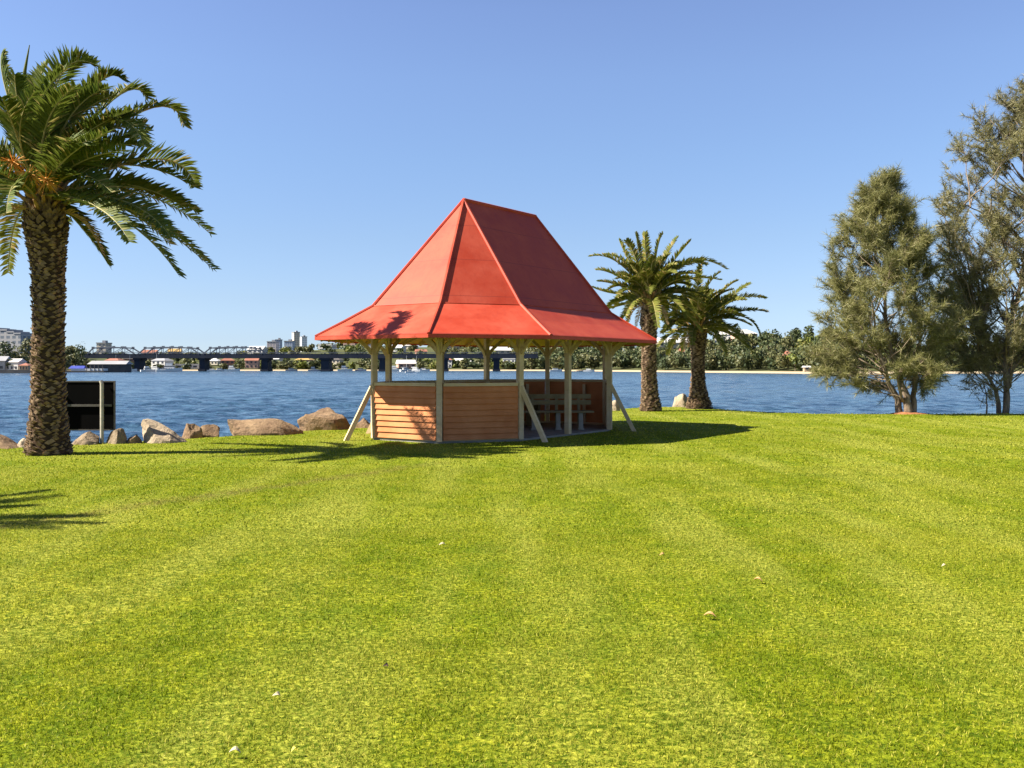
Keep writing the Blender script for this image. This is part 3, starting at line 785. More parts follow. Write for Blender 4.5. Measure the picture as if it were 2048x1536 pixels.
# ------------------------------------------------------------------ casuarinas on the right
def wander(a, b, rnd, n=6, amp=.12, sag=0):
    a = Vector(a); b = Vector(b); l = (b - a).length; out = []
    o1 = Vector((rnd.gauss(0, 1), rnd.gauss(0, 1), rnd.gauss(0, .6))) * l * amp
    for i in range(n + 1):
        t = i / n; p = a.lerp(b, t) + o1 * math.sin(math.pi * t) * (.5 + .5 * t)
        p += Vector((0, 0, -sag * l * math.sin(math.pi * t)))
        p += Vector((rnd.gauss(0, 1), rnd.gauss(0, 1), rnd.gauss(0, 1))) * l * .012 * (0 < i < n)
        out.append(p)
    return out
def casuarina(name, base, trunks, env, nlimb, twigs, needles, seed, mat, label, nlen=.30, nw=.0095, droop=.15, group=None, axis=(0, 0), density=None):
    """trunks: list of polylines (relative); env(z)->(cx, cy, rx, ry) crown slice"""
    rnd = random.Random(seed); root = empty(name, base); tag(root, label, 'tree', group)
    tm = MB()
    for pts, r0, r1 in trunks:
        m = []
        for i in range(len(pts) - 1):
            w = wander(pts[i], pts[i + 1], rnd, 4, .03); m += w if i == len(pts) - 2 else w[:-1]
        tm.tube(m, [r0 + (r1 - r0) * (i / (len(m) - 1)) ** .8 for i in range(len(m))], 9)
    zlo, zhi, efn = env
    verts = []; 
    def trunk_pt(z, e):
        cand = []
        for pts, _, _ in trunks:
            for a, b in zip(pts, pts[1:]):
                if a[2] <= z <= b[2]: cand.append(Vector(a).lerp(Vector(b), (z - a[2]) / max(.01, b[2] - a[2])))
        if not cand: cand = [Vector(max((p for t in trunks for p in t[0]), key=lambda p: p[2]))]
        cand.sort(key=lambda c: (c - e).length * rnd.uniform(.7, 1.3))
        return cand[0]
    LV = []
    for i in range(nlimb):
        z = zlo + (zhi - zlo) * ((i + rnd.random()) / nlimb) ** .92
        cx, cy, rx, ry = efn(z)
        an = rnd.uniform(0, 6.28); q = rnd.uniform(.30, 1.18) ** .75
        e = Vector((cx + math.cos(an) * rx * q, cy + math.sin(an) * ry * q, z))
        hd = math.hypot(e.x - cx, e.y - cy)
        s = trunk_pt(max(.6 + rnd.uniform(0, 1.2), z - .6 - hd * rnd.uniform(.5, 1.1)), e)
        lim = wander(s, e, rnd, 7, .10, .05)
        r = .010 + .0065 * (e - s).length
        tm.tube(lim, [r * (1 - .82 * k / 7) for k in range(8)], 5, False)
        for j in range(twigs):
            t = rnd.uniform(.50, 1.0) ** .7; idx = min(6, int(t * 7)); p = lim[idx].lerp(lim[idx + 1], t * 7 - idx)
            d = Vector((rnd.gauss(0, 1), rnd.gauss(0, 1), rnd.gauss(.35, .6))).normalized() + (e - s).normalized() * 1.0
            tl = rnd.uniform(.35, .85); tw = p + d.normalized() * tl
            if tw.z > z:  # keep twigs near the outline
                pass
            tm.tube([p, p.lerp(tw, .5) + Vector((0, 0, .03)), tw], [.009, .006, .003], 3, False)
            for q2 in range(needles):
                u = rnd.uniform(.25, 1.05); a = p.lerp(tw, u)
                nd = Vector((rnd.gauss(0, 1), rnd.gauss(0, 1), rnd.gauss(0, .8))).normalized() + d.normalized() * .7 - Vector((0, 0, droop * rnd.uniform(-.8, 1.4)))
                nd.normalize(); l = nlen * rnd.uniform(.6, 1.25); w = nd.cross(Vector((rnd.gauss(0, 1), rnd.gauss(0, 1), rnd.gauss(0, 1)))).normalized() * nw * rnd.uniform(.6, 1.2)
                LV.append((a - w, a + w, a + nd * l))
    tm.build('trunk', M['bark'], root, smooth=True)
    arr = np.array([[tuple(p) for p in t] for t in LV], np.float32); n = len(arr)
    me = bpy.data.meshes.new('crown'); me.vertices.add(n * 3); me.vertices.foreach_set('co', arr.reshape(-1))
    me.loops.add(n * 3); me.loops.foreach_set('vertex_index', np.arange(n * 3, dtype=np.int32))
    me.polygons.add(n); me.polygons.foreach_set('loop_start', np.arange(0, n * 3, 3, dtype=np.int32)); me.update(calc_edges=True)
    me.materials.append(mat); o = bpy.data.objects.new('crown', me); C.objects.link(o); o.parent = root
    return root
DT = 35.2
def zpx(y, D): return CH + (HZ - y) / F * D
bxa = gx(1812, DT)
def xr(px, D=DT, b=None): return gx(px, D) - (bxa if b is None else b)
rowsA = [(800, 1725, 60), (775, 1750, 105), (740, 1770, 122), (690, 1775, 136), (640, 1778, 138), (600, 1776, 128), (540, 1785, 108), (480, 1775, 84), (430, 1762, 56), (395, 1768, 34), (370, 1775, 16)]
tA = sorted([(zpx(y, DT), xr(c), w / F * DT) for y, c, w in rowsA])
def envA(z):
    c = lerp([(a, b) for a, b, _ in tA], z); r = lerp([(a, d) for a, _, d in tA], z)
    return c, .3, r, r * .85
trA = [([(xr(1800), .1, -.1), (xr(1798), .1, zpx(795, DT)), (xr(1778), .0, zpx(765, DT)), (xr(1745), -.3, zpx(690, DT)), (xr(1735), -.4, zpx(600, DT))], .15, .03),
       ([(xr(1814), -.1, -.1), (xr(1812), -.1, zpx(790, DT)), (xr(1795), .1, zpx(740, DT)), (xr(1775), .2, zpx(640, DT)), (xr(1768), .2, zpx(480, DT)), (xr(1775), .1, zpx(370, DT))], .17, .012),
       ([(xr(1826), .1, -.1), (xr(1828), .1, zpx(790, DT)), (xr(1842), .3, zpx(730, DT)), (xr(1850), .5, zpx(640, DT)), (xr(1830), .6, zpx(520, DT))], .14, .02),
       ([(xr(1804), -.1, zpx(800, DT)), (xr(1785), -.5, zpx(755, DT)), (xr(1700), -.9, zpx(715, DT))], .07, .02)]
casuarina('casuarina_tree', (bxa, DT, -.05), trA, (zpx(775, DT), zpx(362, DT), envA), 135, 16, 60, 4, M['needle'], 'conical olive green tree with several pale trunks on the right of the lawn', group=None)
DB = 36.0; bxb = gx(2003, DB)
def xb(px): return gx(px, DB) - bxb
rowsB = [(745, 2010, 110), (700, 2010, 125), (650, 2015, 130), (600, 2040, 150), (540, 2065, 180), (470, 2075, 200), (400, 2080, 205), (330, 2085, 170), (270, 2095, 155), (220, 2105, 120), (175, 2110, 80), (130, 2115, 40)]
tB = sorted([(zpx(y, DB), xb(c), w / F * DB) for y, c, w in rowsB])
def envB(z):
    c = lerp([(a, b) for a, b, _ in tB], z); r = lerp([(a, d) for a, _, d in tB], z)
    return c, .4, r, r * .8
trB = [([(xb(1998), 0, -.1), (xb(1992), 0, zpx(780, DB)), (xb(1978), .1, zpx(745, DB)), (xb(1960), .2, zpx(680, DB)), (xb(1990), .3, zpx(560, DB))], .10, .02),
       ([(xb(2008), -.1, -.1), (xb(2009), -.1, zpx(760, DB)), (xb(2020), 0, zpx(640, DB)), (xb(2060), .3, zpx(480, DB)), (xb(2080), .3, zpx(300, DB)), (xb(2105), .3, zpx(150, DB))], .13, .015),
       ([(xb(2014), .1, -.1), (xb(2020), .1, zpx(770, DB)), (xb(2040), .3, zpx(680, DB)), (xb(2100), .5, zpx(540, DB)), (xb(2150), .6, zpx(400, DB))], .10, .02),
       ([(xb(2060), .3, zpx(480, DB)), (xb(1990), -.3, zpx(440, DB)), (xb(1915), -.5, zpx(410, DB))], .06, .015), ([(xb(2080), .3, zpx(340, DB)), (xb(2020), -.1, zpx(290, DB)), (xb(1975), -.2, zpx(240, DB))], .05, .012)]
casuarina('casuarina_tree', (bxb, DB, -.05), trB, (zpx(740, DB), zpx(150, DB), envB), 225, 16, 50, 14, M['needle2'], 'tallest sparse grey green tree cut off by the right edge of the photo', nlen=.26, nw=.011, droop=.2)
DS = 35.8; bxs = gx(1973, DS)
def envS(z): return gx(1962, DS) - bxs, 0, .55, .5
casuarina('sapling', (bxs, DS, -.05), [([(0, 0, -.05), (0, 0, zpx(790, DS)), (-.1, .05, zpx(762, DS))], .035, .01)], (zpx(790, DS), zpx(752, DS), envS), 12, 5, 22, 24, M['needle2'], 'small thin sapling at the foot of the tallest tree', nlen=.2)
def mulch(px, D, rx, label, seed):
    rnd = random.Random(seed); mb = MB(); n = 26
    c = Vector((gx(px, D), D, lawn_z(gx(px, D), D)))
    ring = []
    for k, rr in enumerate((1.0, .7, .35)):
        for i in range(n):
            a = 6.283 * i / n; r = rx * rr * (1 + .15 * math.sin(3 * a + seed) + rnd.uniform(-.06, .06))
            ring.append((c.x + math.cos(a) * r, c.y + math.sin(a) * r * .7, c.z - .02 + (0, .05, .085)[k]))
    ring.append((c.x, c.y, c.z + .08))
    fs = [(k * n + i, k * n + (i + 1) % n, (k + 1) * n + (i + 1) % n, (k + 1) * n + i) for k in (0, 1) for i in range(n)] + [(2 * n + i, 2 * n + (i + 1) % n, 3 * n) for i in range(n)]
    mb.add(ring, fs); tag(mb.build('mulch', M['mulch'], smooth=True), label, kind='structure')
mulch(1815, DT - .05, .75, 'reddish mulch under the conical tree', 2)
mulch(2003, DB - .05, .6, 'reddish mulch under the tallest tree', 5)

# ------------------------------------------------------------------ fallen leaves
def leaf(px, py, size, rz, tilt, mat, label):
    D = F * CH / (py - HZ); x = gx(px, D)
    mb = MB(); n = 6; v = []
    for i in range(n + 1):
        t = i / n; w = math.sin(math.pi * min(.97, t + .03)) * .24 * size; cz = .018 * math.sin(math.pi * t)
        for s in (-1, 0, 1): v.append(((t - .5) * size, s * w, cz + abs(s) * w * .5))
    top = len(v); v += [(a, b, c - .002) for a, b, c in v]
    f = []
    for i in range(n):
        for s in (0, 1):
            a = i * 3 + s; f.append((a, a + 3, a + 4, a + 1)); f.append((top + a + 1, top + a + 4, top + a + 3, top + a))
    mb.add(v, f); o = mb.build('fallen_leaf', mat); o.location = (x, D, lawn_z(x, D) + .026); o.rotation_euler = (tilt, tilt * .5, rz)
    tag(o, label, 'leaf', 'fallen leaves on the lawn')
leaf(770, 1342, .042, 1.1, .8, M['leaf_dark'], 'dark brown leaf standing on the grass')
leaf(553, 1402, .045, .6, .6, M['leaf_pale'], 'pale leaf on the grass left of the dark brown leaf')
leaf(470, 1518, .05, .2, .3, M['leaf_pale'], 'pale cream leaf at the bottom edge of the lawn')
leaf(588, 1516, .032, .9, .2, M['leaf_yel'], 'small yellow leaf at the bottom edge of the lawn')
leaf(1420, 1241, .085, -.3, .15, M['leaf_tan'], 'long tan leaf lying on the right half of the lawn')
leaf(1516, 1168, .07, -.5, .2, M['leaf_tan'], 'narrow tan leaf farther back on the right of the lawn')
leaf(885, 1095, .07, .3, .3, M['leaf_pale'], 'tiny pale leaf on the grass in front of the pavilion')
leaf(1325, 1117, .06, .3, .3, M['leaf_tan'], 'tiny orange leaf on the grass in front of the middle palm')
leaf(1888, 1139, .05, .3, .3, M['leaf_pale'], 'white speck of a leaf on the far right of the lawn')

# ------------------------------------------------------------------ far shore
SHY = [(-900, 420), (-300, 430), (0, 462), (60, 470), (135, 560), (170, 690), (400, 705), (900, 705), (1060, 690), (1200, 620), (1300, 560), (1400, 505), (1640, 415), (1800, 425), (2050, 440), (2400, 430), (3000, 420)]
HH = [(-900, 14), (0, 11), (100, 11), (150, 11), (430, 11), (560, 14), (640, 19), (760, 21), (1000, 20), (1100, 16), (1240, 12), (1400, 12), (1480, 15), (1600, 19), (1700, 17), (2048, 14), (3000, 16)]
def shoreD(px): return lerp(SHY, px)
def far_z(px, D):
    d = D - shoreD(px)
    if d < 0: return -1.5 - .1 * min(20, -d)
    z = -1.5 + .9 * smooth01(d / 6) + (lerp(HH, px)) * smooth01((d - 8) / 190) + 9 * smooth01((d - 250) / 900)
    return z + .8 * noise.noise(Vector((px * .02, D * .02, 0))) * smooth01(d / 40)
def mat_far():
    m, nt, out = new_mat('far_ground')
    pos = wpos(nt); sep = nt.nodes.new('ShaderNodeSeparateXYZ'); L(nt, pos, sep.inputs[0])
    g = mixc(nt, nz(nt, pos, .05, 3), (.045, .052, .022), (.095, .100, .040))
    b = mixc(nt, rng(nt, sep.outputs[2], -.75, -.45), (.38, .30, .20), g)
    pbsdf(nt, out, b, .95, None, .1); return m
mb = MB(); cols = list(range(-900, 3001, 30)); offs = [-25, -3, 0, 3, 6, 9, 14, 25, 45, 70, 100, 140, 180, 240, 320, 450, 700, 1100, 1700, 2600]
for o in offs:
    for px in cols:
        D = shoreD(px) + o; mb.v.append((gx(px, D), D, far_z(px, D)))
nc = len(cols)
for j in range(len(offs) - 1):
    for i in range(nc - 1): mb.f.append((j * nc + i, j * nc + i + 1, (j + 1) * nc + i + 1, (j + 1) * nc + i)); mb.mi.append(0)
tag(mb.build('far_shore', mat_far(), smooth=True), 'far shore with pale beach and green rising banks', kind='structure')

def blob_tree(mb, x, y, z, w, h, rnd, mi=0, trunk=None, leaf=1.0, n=None):
    """crown of many small leaf faces spread through a few lobes"""
    lobes = []
    for k in range(rnd.randint(4, 7)):
        an = rnd.uniform(0, 6.28); q = rnd.uniform(0, .30) * w
        lobes.append((x + math.cos(an) * q, y + math.sin(an) * q, z + h * rnd.uniform(.35, .80), w * rnd.uniform(.20, .34), h * rnd.uniform(.16, .26)))
    n = n or int(90 + w * h * 1.6)
    for i in range(n):
        lx, ly, lz, lr, lh = rnd.choice(lobes)
        d = Vector((rnd.gauss(0, 1), rnd.gauss(0, 1), rnd.gauss(0, 1))).normalized(); q = rnd.uniform(.6, 1.1)
        p = Vector((lx + d.x * lr * q, ly + d.y * lr * q, lz + d.z * lh * q))
        s = leaf * rnd.uniform(.45, 1.1)
        nrm = (d + Vector((rnd.gauss(0, .5), rnd.gauss(0, .5), rnd.gauss(0, .5)))).normalized()
        a = nrm.cross(Vector((rnd.gauss(0, 1), rnd.gauss(0, 1), rnd.gauss(0, 1)))).normalized(); b = nrm.cross(a)
        mb.add([p + a * s, p + b * s * .7, p - a * s, p - b * s * .8], [(0, 1, 2, 3)], mi)
    if trunk is not None:
        trunk.tube([(x, y, z - 1), (x + .2, y, z + h * .3), (x, y, z + h * .6)], [.028 * h, .02 * h, .008 * h], 6)
        for k in range(3):
            l = lobes[k]; trunk.tube([(x + .1, y, z + h * .25), (l[0], l[1], l[2])], [.014 * h, .005 * h], 5)

def wood(name, label, spots, seed, mat, cat='wood'):
    rnd = random.Random(seed); mb = MB()
    for px, D, w, h, mi in spots:
        blob_tree(mb, gx(px, D), D, far_z(px, D) - .3 - h * .12, w, h, rnd, mi, leaf=.85 if D < 560 else 1.15)
    tag(mb.build(name, mat), label, cat, kind='stuff')
FM = [M['far1'], M['far2'], M['far3']]
rnd = random.Random(77)
# dense wood behind the right beach
sp = []
for i in range(330):
    px = rnd.uniform(1045, 1700); d = 12 + 150 * rnd.random() ** 1.3
    if 1240 < px < 1330 and d < 35: d += 30
    sp.append((px, shoreD(px) + d, rnd.uniform(9, 14), rnd.uniform(10, 15), rnd.choice((0, 0, 0, 1, 1))))
wood('shore_wood', 'dense dark green wood behind the beach on the right', sp, 1, FM)
sp = [(rnd.uniform(1690, 2350), 0, 0, 0, 0) for _ in range(190)]
sp = [(p[0], shoreD(p[0]) + rnd.uniform(14, 120), rnd.uniform(8, 13), rnd.uniform(9, 14), rnd.choice((0, 0, 1, 2))) for p in sp]
wood('shore_wood', 'dark wood on the far bank behind the right trees', sp, 2, FM)
sp = []
for i in range(330):
    px = rnd.uniform(150, 1090); d = rnd.choice((rnd.uniform(12, 60), rnd.uniform(60, 330)))
    sp.append((px, shoreD(px) + d, rnd.uniform(7, 12), rnd.uniform(6, 10) * (.75 if px < 540 else 1), rnd.choice((0, 1, 1, 2))))
wood('hillside_bush', 'bushes and treetops among the houses on the far hillside behind the bridge', sp, 3, FM, 'bushes')
sp = []
for i in range(120):
    px = rnd.uniform(-350, 170); d = rnd.uniform(12, 150)
    sp.append((px, shoreD(px) + d, rnd.uniform(8, 13), rnd.uniform(7, 12), rnd.choice((0, 1, 1))))
wood('headland_bush', 'bushy trees on the left headland behind the large palm', sp, 4, FM, 'bushes')

def far_tree(px, D, w, h, seed, mi, label, name='far_tree'):
    rn = random.Random(seed); x = gx(px, D); z = far_z(px, D)
    root = empty(name, (x, D, z)); tag(root, label, 'tree', 'single trees on the far shore')
    mb = MB(); tr = MB(); blob_tree(mb, 0, 0, 0, w, h, rn, 0, tr, leaf=.8, n=420)
    mb.build('crown', FM[mi], root); tr.build('trunk', M['bark'], root)
far_tree(163, 600, 11, 21, 1, 0, 'tall dark tree at the left end of the bridge')
far_tree(148, 585, 9, 14, 2, 1, 'olive tree between the big palm trunk and the tall tree at the bridge end')
far_tree(60, 520, 13, 17, 3, 1, 'olive crowned tree immediately left of the large palm trunk')
far_tree(12, 500, 14, 15, 4, 0, 'dark tree below the apartment block at the left edge')
far_tree(1334, 620, 9, 16, 5, 0, 'dark tree in front of the long pale roof between the two right palms')
far_tree(1365, 610, 9, 17, 6, 1, 'flat topped tree just left of the rear right palm trunk')
far_tree(1452, 585, 9, 20, 7, 0, 'small dark tree just right of the rear right palm')
far_tree(1480, 585, 15, 21, 8, 0, 'wide dark crowned tree above the pale roofs')
far_tree(1545, 520, 14, 20, 9, 0, 'dark round tree on the skyline of the right hill')
far_tree(1580, 500, 13, 19, 10, 1, 'olive tree near the top of the right hill')
far_tree(1612, 490, 12, 17, 11, 2, 'yellow green tree on the right hill beside the conical tree')
far_tree(1640, 470, 11, 15, 12, 0, 'dark tree on the hill partly behind the conical tree')
far_tree(1590, 450, 10, 9, 13, 2, 'low bright green tree above the right end of the beach')
far_tree(1140, 640, 12, 15, 14, 0, 'dark green tree seen between the pavilion right posts')
far_tree(1062, 700, 12, 16, 15, 1, 'pale olive tree seen just right of the third front pavilion post')
far_tree(668, 790, 14, 13, 16, 0, 'dark rounded tree above the bridge left of the pavilion')
far_tree(720, 800, 16, 12, 17, 0, 'wide dark tree above the bridge close to the pavilion roof corner')

def house(px, D, w, dep, h, roof, wall, rtype, label, rz=0, lift=0, nwin=3, name='house'):
    x = gx(px, D); z = far_z(px, D) - .5 + lift
    root = empty(name, (x, D, z), rz); tag(root, label, 'house' if name == 'house' else 'building', 'houses on the far shore')
    mb = MB(); mb.box((0, 0, h / 2), (w, dep, h)); mb.build('wall', M[wall], root)
    r = MB(); rh = min(w, dep) * .30; e = .5
    if rtype == 'gable':
        v = [(-w/2-e, -dep/2-e, h), (w/2+e, -dep/2-e, h), (w/2+e, dep/2+e, h), (-w/2-e, dep/2+e, h), (-w/2-e, 0, h+rh), (w/2+e, 0, h+rh)]
        f = [(0, 1, 5, 4), (2, 3, 4, 5), (0, 4, 3), (1, 2, 5), (0, 3, 2, 1)]
    elif rtype == 'hip':
        k = max(0, w/2 - dep/2)
        v = [(-w/2-e, -dep/2-e, h), (w/2+e, -dep/2-e, h), (w/2+e, dep/2+e, h), (-w/2-e, dep/2+e, h), (-k-.01, 0, h+rh), (k+.01, 0, h+rh)]
        f = [(0, 1, 5, 4), (2, 3, 4, 5), (0, 4, 3), (1, 2, 5), (0, 3, 2, 1)]
    else:
        v = []; f = []; r.box((0, 0, h + .25), (w + .6, dep + .6, .5))
    if v: r.add(v, f)
    r.build('roof', M[roof], root)
    st = max(1, int(h // 3))
    for s in range(st):
        for i in range(nwin):
            b = MB(); b.box((-w/2 + w * (i + .5) / nwin, -dep/2 - .04, 1.7 + s * 3), (w / nwin * .45, .12, 1.3)); b.build('window', M['darkw'], root)
hs = [
 (230, 8, 'w_cream', 'r_red', 'hip', 14, 'cream house with red hip roof behind the left bridge span'),
 (262, 60, 'w_brick', 'r_dark', 'gable', 13, 'brick house with dark roof behind the left bridge truss'),
 (300, 130, 'w_pink', 'r_red', 'gable', 15, 'pink house with red roof seen over the second bridge truss'),
 (325, 25, 'w_white', 'r_grey', 'hip', 16, 'white waterfront house with grey roof behind the second bridge span'),
 (350, 150, 'w_tan', 'r_gold', 'gable', 14, 'tan house with golden roof on the ridge above the second bridge truss'),
 (378, 22, 'w_white', 'r_pale', 'flat', 22, 'long pale boat shed on the shore left of the second bridge pier'),
 (430, 70, 'w_cream', 'r_pale', 'hip', 12, 'cream house with pale roof just right of the second bridge pier'),
 (455, 30, 'w_brick', 'r_red', 'hip', 13, 'red brick house low behind the third bridge span'),
 (505, 24, 'w_pink', 'r_red', 'gable', 12, 'salmon house left of the third bridge pier'),
 (515, 150, 'w_white', 'r_pale', 'gable', 18, 'white house with pale roof above the bridge left of the apartment blocks'),
 (550, 45, 'w_white', 'r_pale', 'gable', 12, 'small white house right of the third bridge pier'),
 (610, 30, 'w_tan', 'r_gold', 'hip', 15, 'tan house with golden roof below the bridge deck'),
 (672, 40, 'w_cream', 'r_dark', 'hip', 12, 'cream house with dark roof right of the fourth bridge pier'),
 (655, 180, 'w_white', 'r_pale', 'flat', 17, 'long white building on the hill above the fourth bridge pier'),
 (700, 190, 'w_pink', 'r_red', 'hip', 14, 'pink house on the hill near the pavilion roof corner'),
 (795, 130, 'w_white', 'r_pale', 'gable', 15, 'white gabled house above the bridge seen between the left pavilion posts'),
 (822, 150, 'w_cream', 'r_pale', 'hip', 14, 'cream hip roofed house above the bridge between the left pavilion posts'),
 (842, 110, 'w_brick', 'r_red', 'gable', 11, 'brick gabled house above the bridge near the corner post'),
 (812, 30, 'w_pink', 'r_pale', 'gable', 17, 'wide pink house below the bridge deck between the left pavilion posts'),
 (895, 35, 'w_white', 'r_red', 'hip', 10, 'small white house with red roof right of the pavilion corner post'),
 (925, 45, 'w_cream', 'r_pale', 'gable', 16, 'cream gabled house below the bridge deck in the middle pavilion opening'),
 (905, 140, 'w_tan', 'r_grey', 'hip', 15, 'tan house above the bridge deck in the middle pavilion opening'),
 (1000, 120, 'w_cream', 'r_pale', 'gable', 20, 'large cream gabled house above the right end of the bridge'),
 (1020, 40, 'w_white', 'r_pale', 'flat', 12, 'pale flat roofed house under the right end of the bridge'),
]
rn = random.Random(5)
for px, d, wl, rf_, ty, w, lb in hs:
    house(px, shoreD(px) + d, w * .8, w * .6, rn.choice((3.2, 6.0, 6.2)), rf_, wl, ty, lb, rn.uniform(-.4, .4), 1.0)
house(1345, 660, 22, 12, 6, 'r_pale', 'w_cream', 'gable', 'long pale roofed house on the hill between the two right palms', .1, 5, 5)
house(1338, 600, 12, 9, 3.4, 'r_pale', 'w_white', 'flat', 'low white house below the long pale roof', .0, 4)
house(1372, 590, 7, 8, 5, 'r_red', 'w_tan', 'gable', 'small tan house just left of the rear right palm trunk', .2, 4)
house(1455, 640, 16, 11, 7, 'r_pale', 'w_white', 'gable', 'white roofed house behind the rear right palm', -.3, 5, 4)
house(1488, 625, 14, 10, 7, 'r_pale', 'w_pink', 'hip', 'pale roofed house behind the wide dark crowned tree', .3, 4.5)
house(1592, 478, 10, 8, 4, 'r_red', 'w_pink', 'gable', 'pink house on the right hill above the beach', .2, 2.0)
house(1613, 432, 2.6, 2.4, 2.0, 'r_pale', 'w_tan', 'gable', 'tiny pale hut beside the beach near the conical tree', 0, .4, 1, 'hut')
house(-8, 486, 12, 8, 5, 'r_grey', 'w_grey', 'gable', 'grey waterfront house at the left edge of the photo', .1, .5)
house(32, 486, 7, 6, 4.5, 'r_pale', 'w_white', 'gable', 'white gabled boathouse on the left shore', -.2, .5)
house(52, 482, 4.5, 5, 3, 'r_red', 'w_tan', 'hip', 'small tan boathouse just left of the large palm trunk', 0, .3)

def block(px0, px1, D, ytop, dep, mat, label, name='apartment_block', rz=0, cap=None, steps=None):
    w = (px1 - px0) / F * D; x = gx((px0 + px1) / 2, D); zb = far_z((px0 + px1) / 2, D) - 3; zt = CH + (HZ - ytop) / F * D
    root = empty(name, (x, D + dep / 2, zb), rz); tag(root, label, 'building', 'apartment buildings on the skyline')
    mb = MB()
    if steps:
        n = len(steps)
        for i, s in enumerate(steps): mb.box((-w/2 + w * (i + .5) / n, 0, (zt - zb) * s / 2), (w / n - .05, dep, (zt - zb) * s))
    else: mb.box((0, 0, (zt - zb) / 2), (w, dep, zt - zb))
    mb.build('wall', mat, root)
    r = MB()
    if not steps:
        r.box((0, 0, zt - zb + .5), (w + .8, dep + .8, 1.0)); r.box((w * .1, 0, zt - zb + 2.0), (w * .35, dep * .4, 2.0))
        r.build('roof', cap or M['r_grey'], root)
    else:
        for i, s in enumerate(steps): r.box((-w/2 + w * (i + .5) / n, 0, (zt - zb) * s + .4), (w / n + .3, dep + .6, .8))
        r.build('roof', cap or M['r_grey'], root)
T1 = mat_tower('tower_tan', (.56, .48, .38), (.22, .21, .22), 3.4, 3.1); T2 = mat_tower('tower_white', (.68, .68, .68), (.34, .37, .42), 3.2, 3.2)
T3 = mat_tower('block_mauve', (.42, .36, .35), (.20, .20, .25), 3.6, 3.1); T4 = mat_tower('block_blue', (.30, .34, .42), (.14, .17, .25), 3.0, 3.1); T5 = mat_tower('block_grey', (.30, .29, .29), (.11, .13, .16), 3.8, 3.0)
block(584, 596, 1500, 665, 12, T1, 'tallest tan tower on the skyline left of the pavilion', 'tower', .5)
block(600, 611, 1600, 674, 11, T2, 'white tower just right of the tallest tan tower', 'tower', .5)
block(534, 552, 1250, 684, 16, T3, 'mauve apartment block above the third bridge pier')
block(551, 560, 1300, 680, 13, T4, 'narrow dark block behind the mauve apartment block')
block(568, 585, 1250, 683, 14, T4, 'bluish apartment block left of the tallest tower')
block(193, 211, 900, 687, 14, T1, 'low tan apartment block above the left end of the bridge')
block(-70, 50, 560, 656, 14, T5, 'long stepped grey apartment building on the left headland', rz=-.15, steps=[1, 1, .98, .98, .95, .93, .88, .84])
block(720, 745, 1300, 688, 16, T3, 'low mauve block behind the hill near the pavilion roof corner')

# ------------------------------------------------------------------ bridge
def bridge():
    D = 640.0
    zt = CH + (HZ - 708) / F * D; zb = CH + (HZ - 716.5) / F * D
    root = empty('road_bridge', (gx(560, D), D, -1.5)); tag(root, 'long dark bridge with steel trusses crossing the water', 'bridge')
    ox, oz = root.location.x, root.location.z
    def X(px): return gx(px, D) - ox
    mb = MB(); x0, x1 = X(176), X(1075)
    mb.box(((x0 + x1) / 2, 0, (zt + zb) / 2 - oz), (x1 - x0, 14, zt - zb)); mb.build('deck', M['bridge'], root)
    mb = MB()
    for y in (-7.1, 7.1):
        mb.box(((x0 + x1) / 2, y, zt + 1.15 - oz), (x1 - x0, .12, .12)); mb.box(((x0 + x1) / 2, y, zt + .6 - oz), (x1 - x0, .08, .08))
        n = 90
        for i in range(n + 1): mb.box((x0 + (x1 - x0) * i / n, y, zt + .6 - oz), (.12, .12, 1.15))
    mb.build('railing', M['truss'], root)
    piers = [(280, 3.4), (409, 3.6), (533, 4.2), (653, 5.4), (767, 4.2), (889, 4.0), (993, 4.0)]
    for px, w in piers:
        b = MB(); b.box((X(px), 0, (zb - oz) / 2 - 1.5), (w, 11, zb - oz + 3)); b.box((X(px), 0, zb - oz - .6), (w * 1.35, 13, 1.2)); b.box((X(px), 0, .2), (w * 1.25, 13, 2.2))
        b.build('pier', M['bridge'], root)
    spans = [(184, 277), (284, 405), (413, 529)]
    nodes = [[195, 213, 236, 258], [298, 316, 334, 352, 370, 389], [427, 445, 462, 479, 497, 515]]
    ztop = CH + (HZ - 695) / F * D
    for (a, b_), nd in zip(spans, nodes):
        t = MB()
        for y in (-6.8, 6.8):
            mid = (a + b_) / 2; hw = (b_ - a) / 2
            def zh(px): return (ztop - zt) * (1 - .22 * ((px - mid) / hw) ** 2)
            pts = [(a, 0)] + [(p, zh(p)) for p in nd] + [(b_, 0)]
            P = [Vector((X(p), y, zt + h - oz)) for p, h in pts]
            for i in range(len(P) - 1): t.beam(P[i], P[i + 1], .75, .75)
            for i in range(1, len(P) - 1):
                t.beam(Vector((P[i].x, y, zt - oz)), P[i], .35, .35)
                if i < len(P) - 2: t.beam(Vector((P[i].x, y, zt - oz)), P[i + 1], .28, .28)
                t.box(P[i] + Vector((0, 0, .2)), (1.7, .7, 1.5))
        for p in nd: t.beam((X(p), -6.8, zt + zh(p) - oz), (X(p), 6.8, zt + zh(p) - oz), .4, .4)
        t.build('truss', M['truss'], root)
bridge()

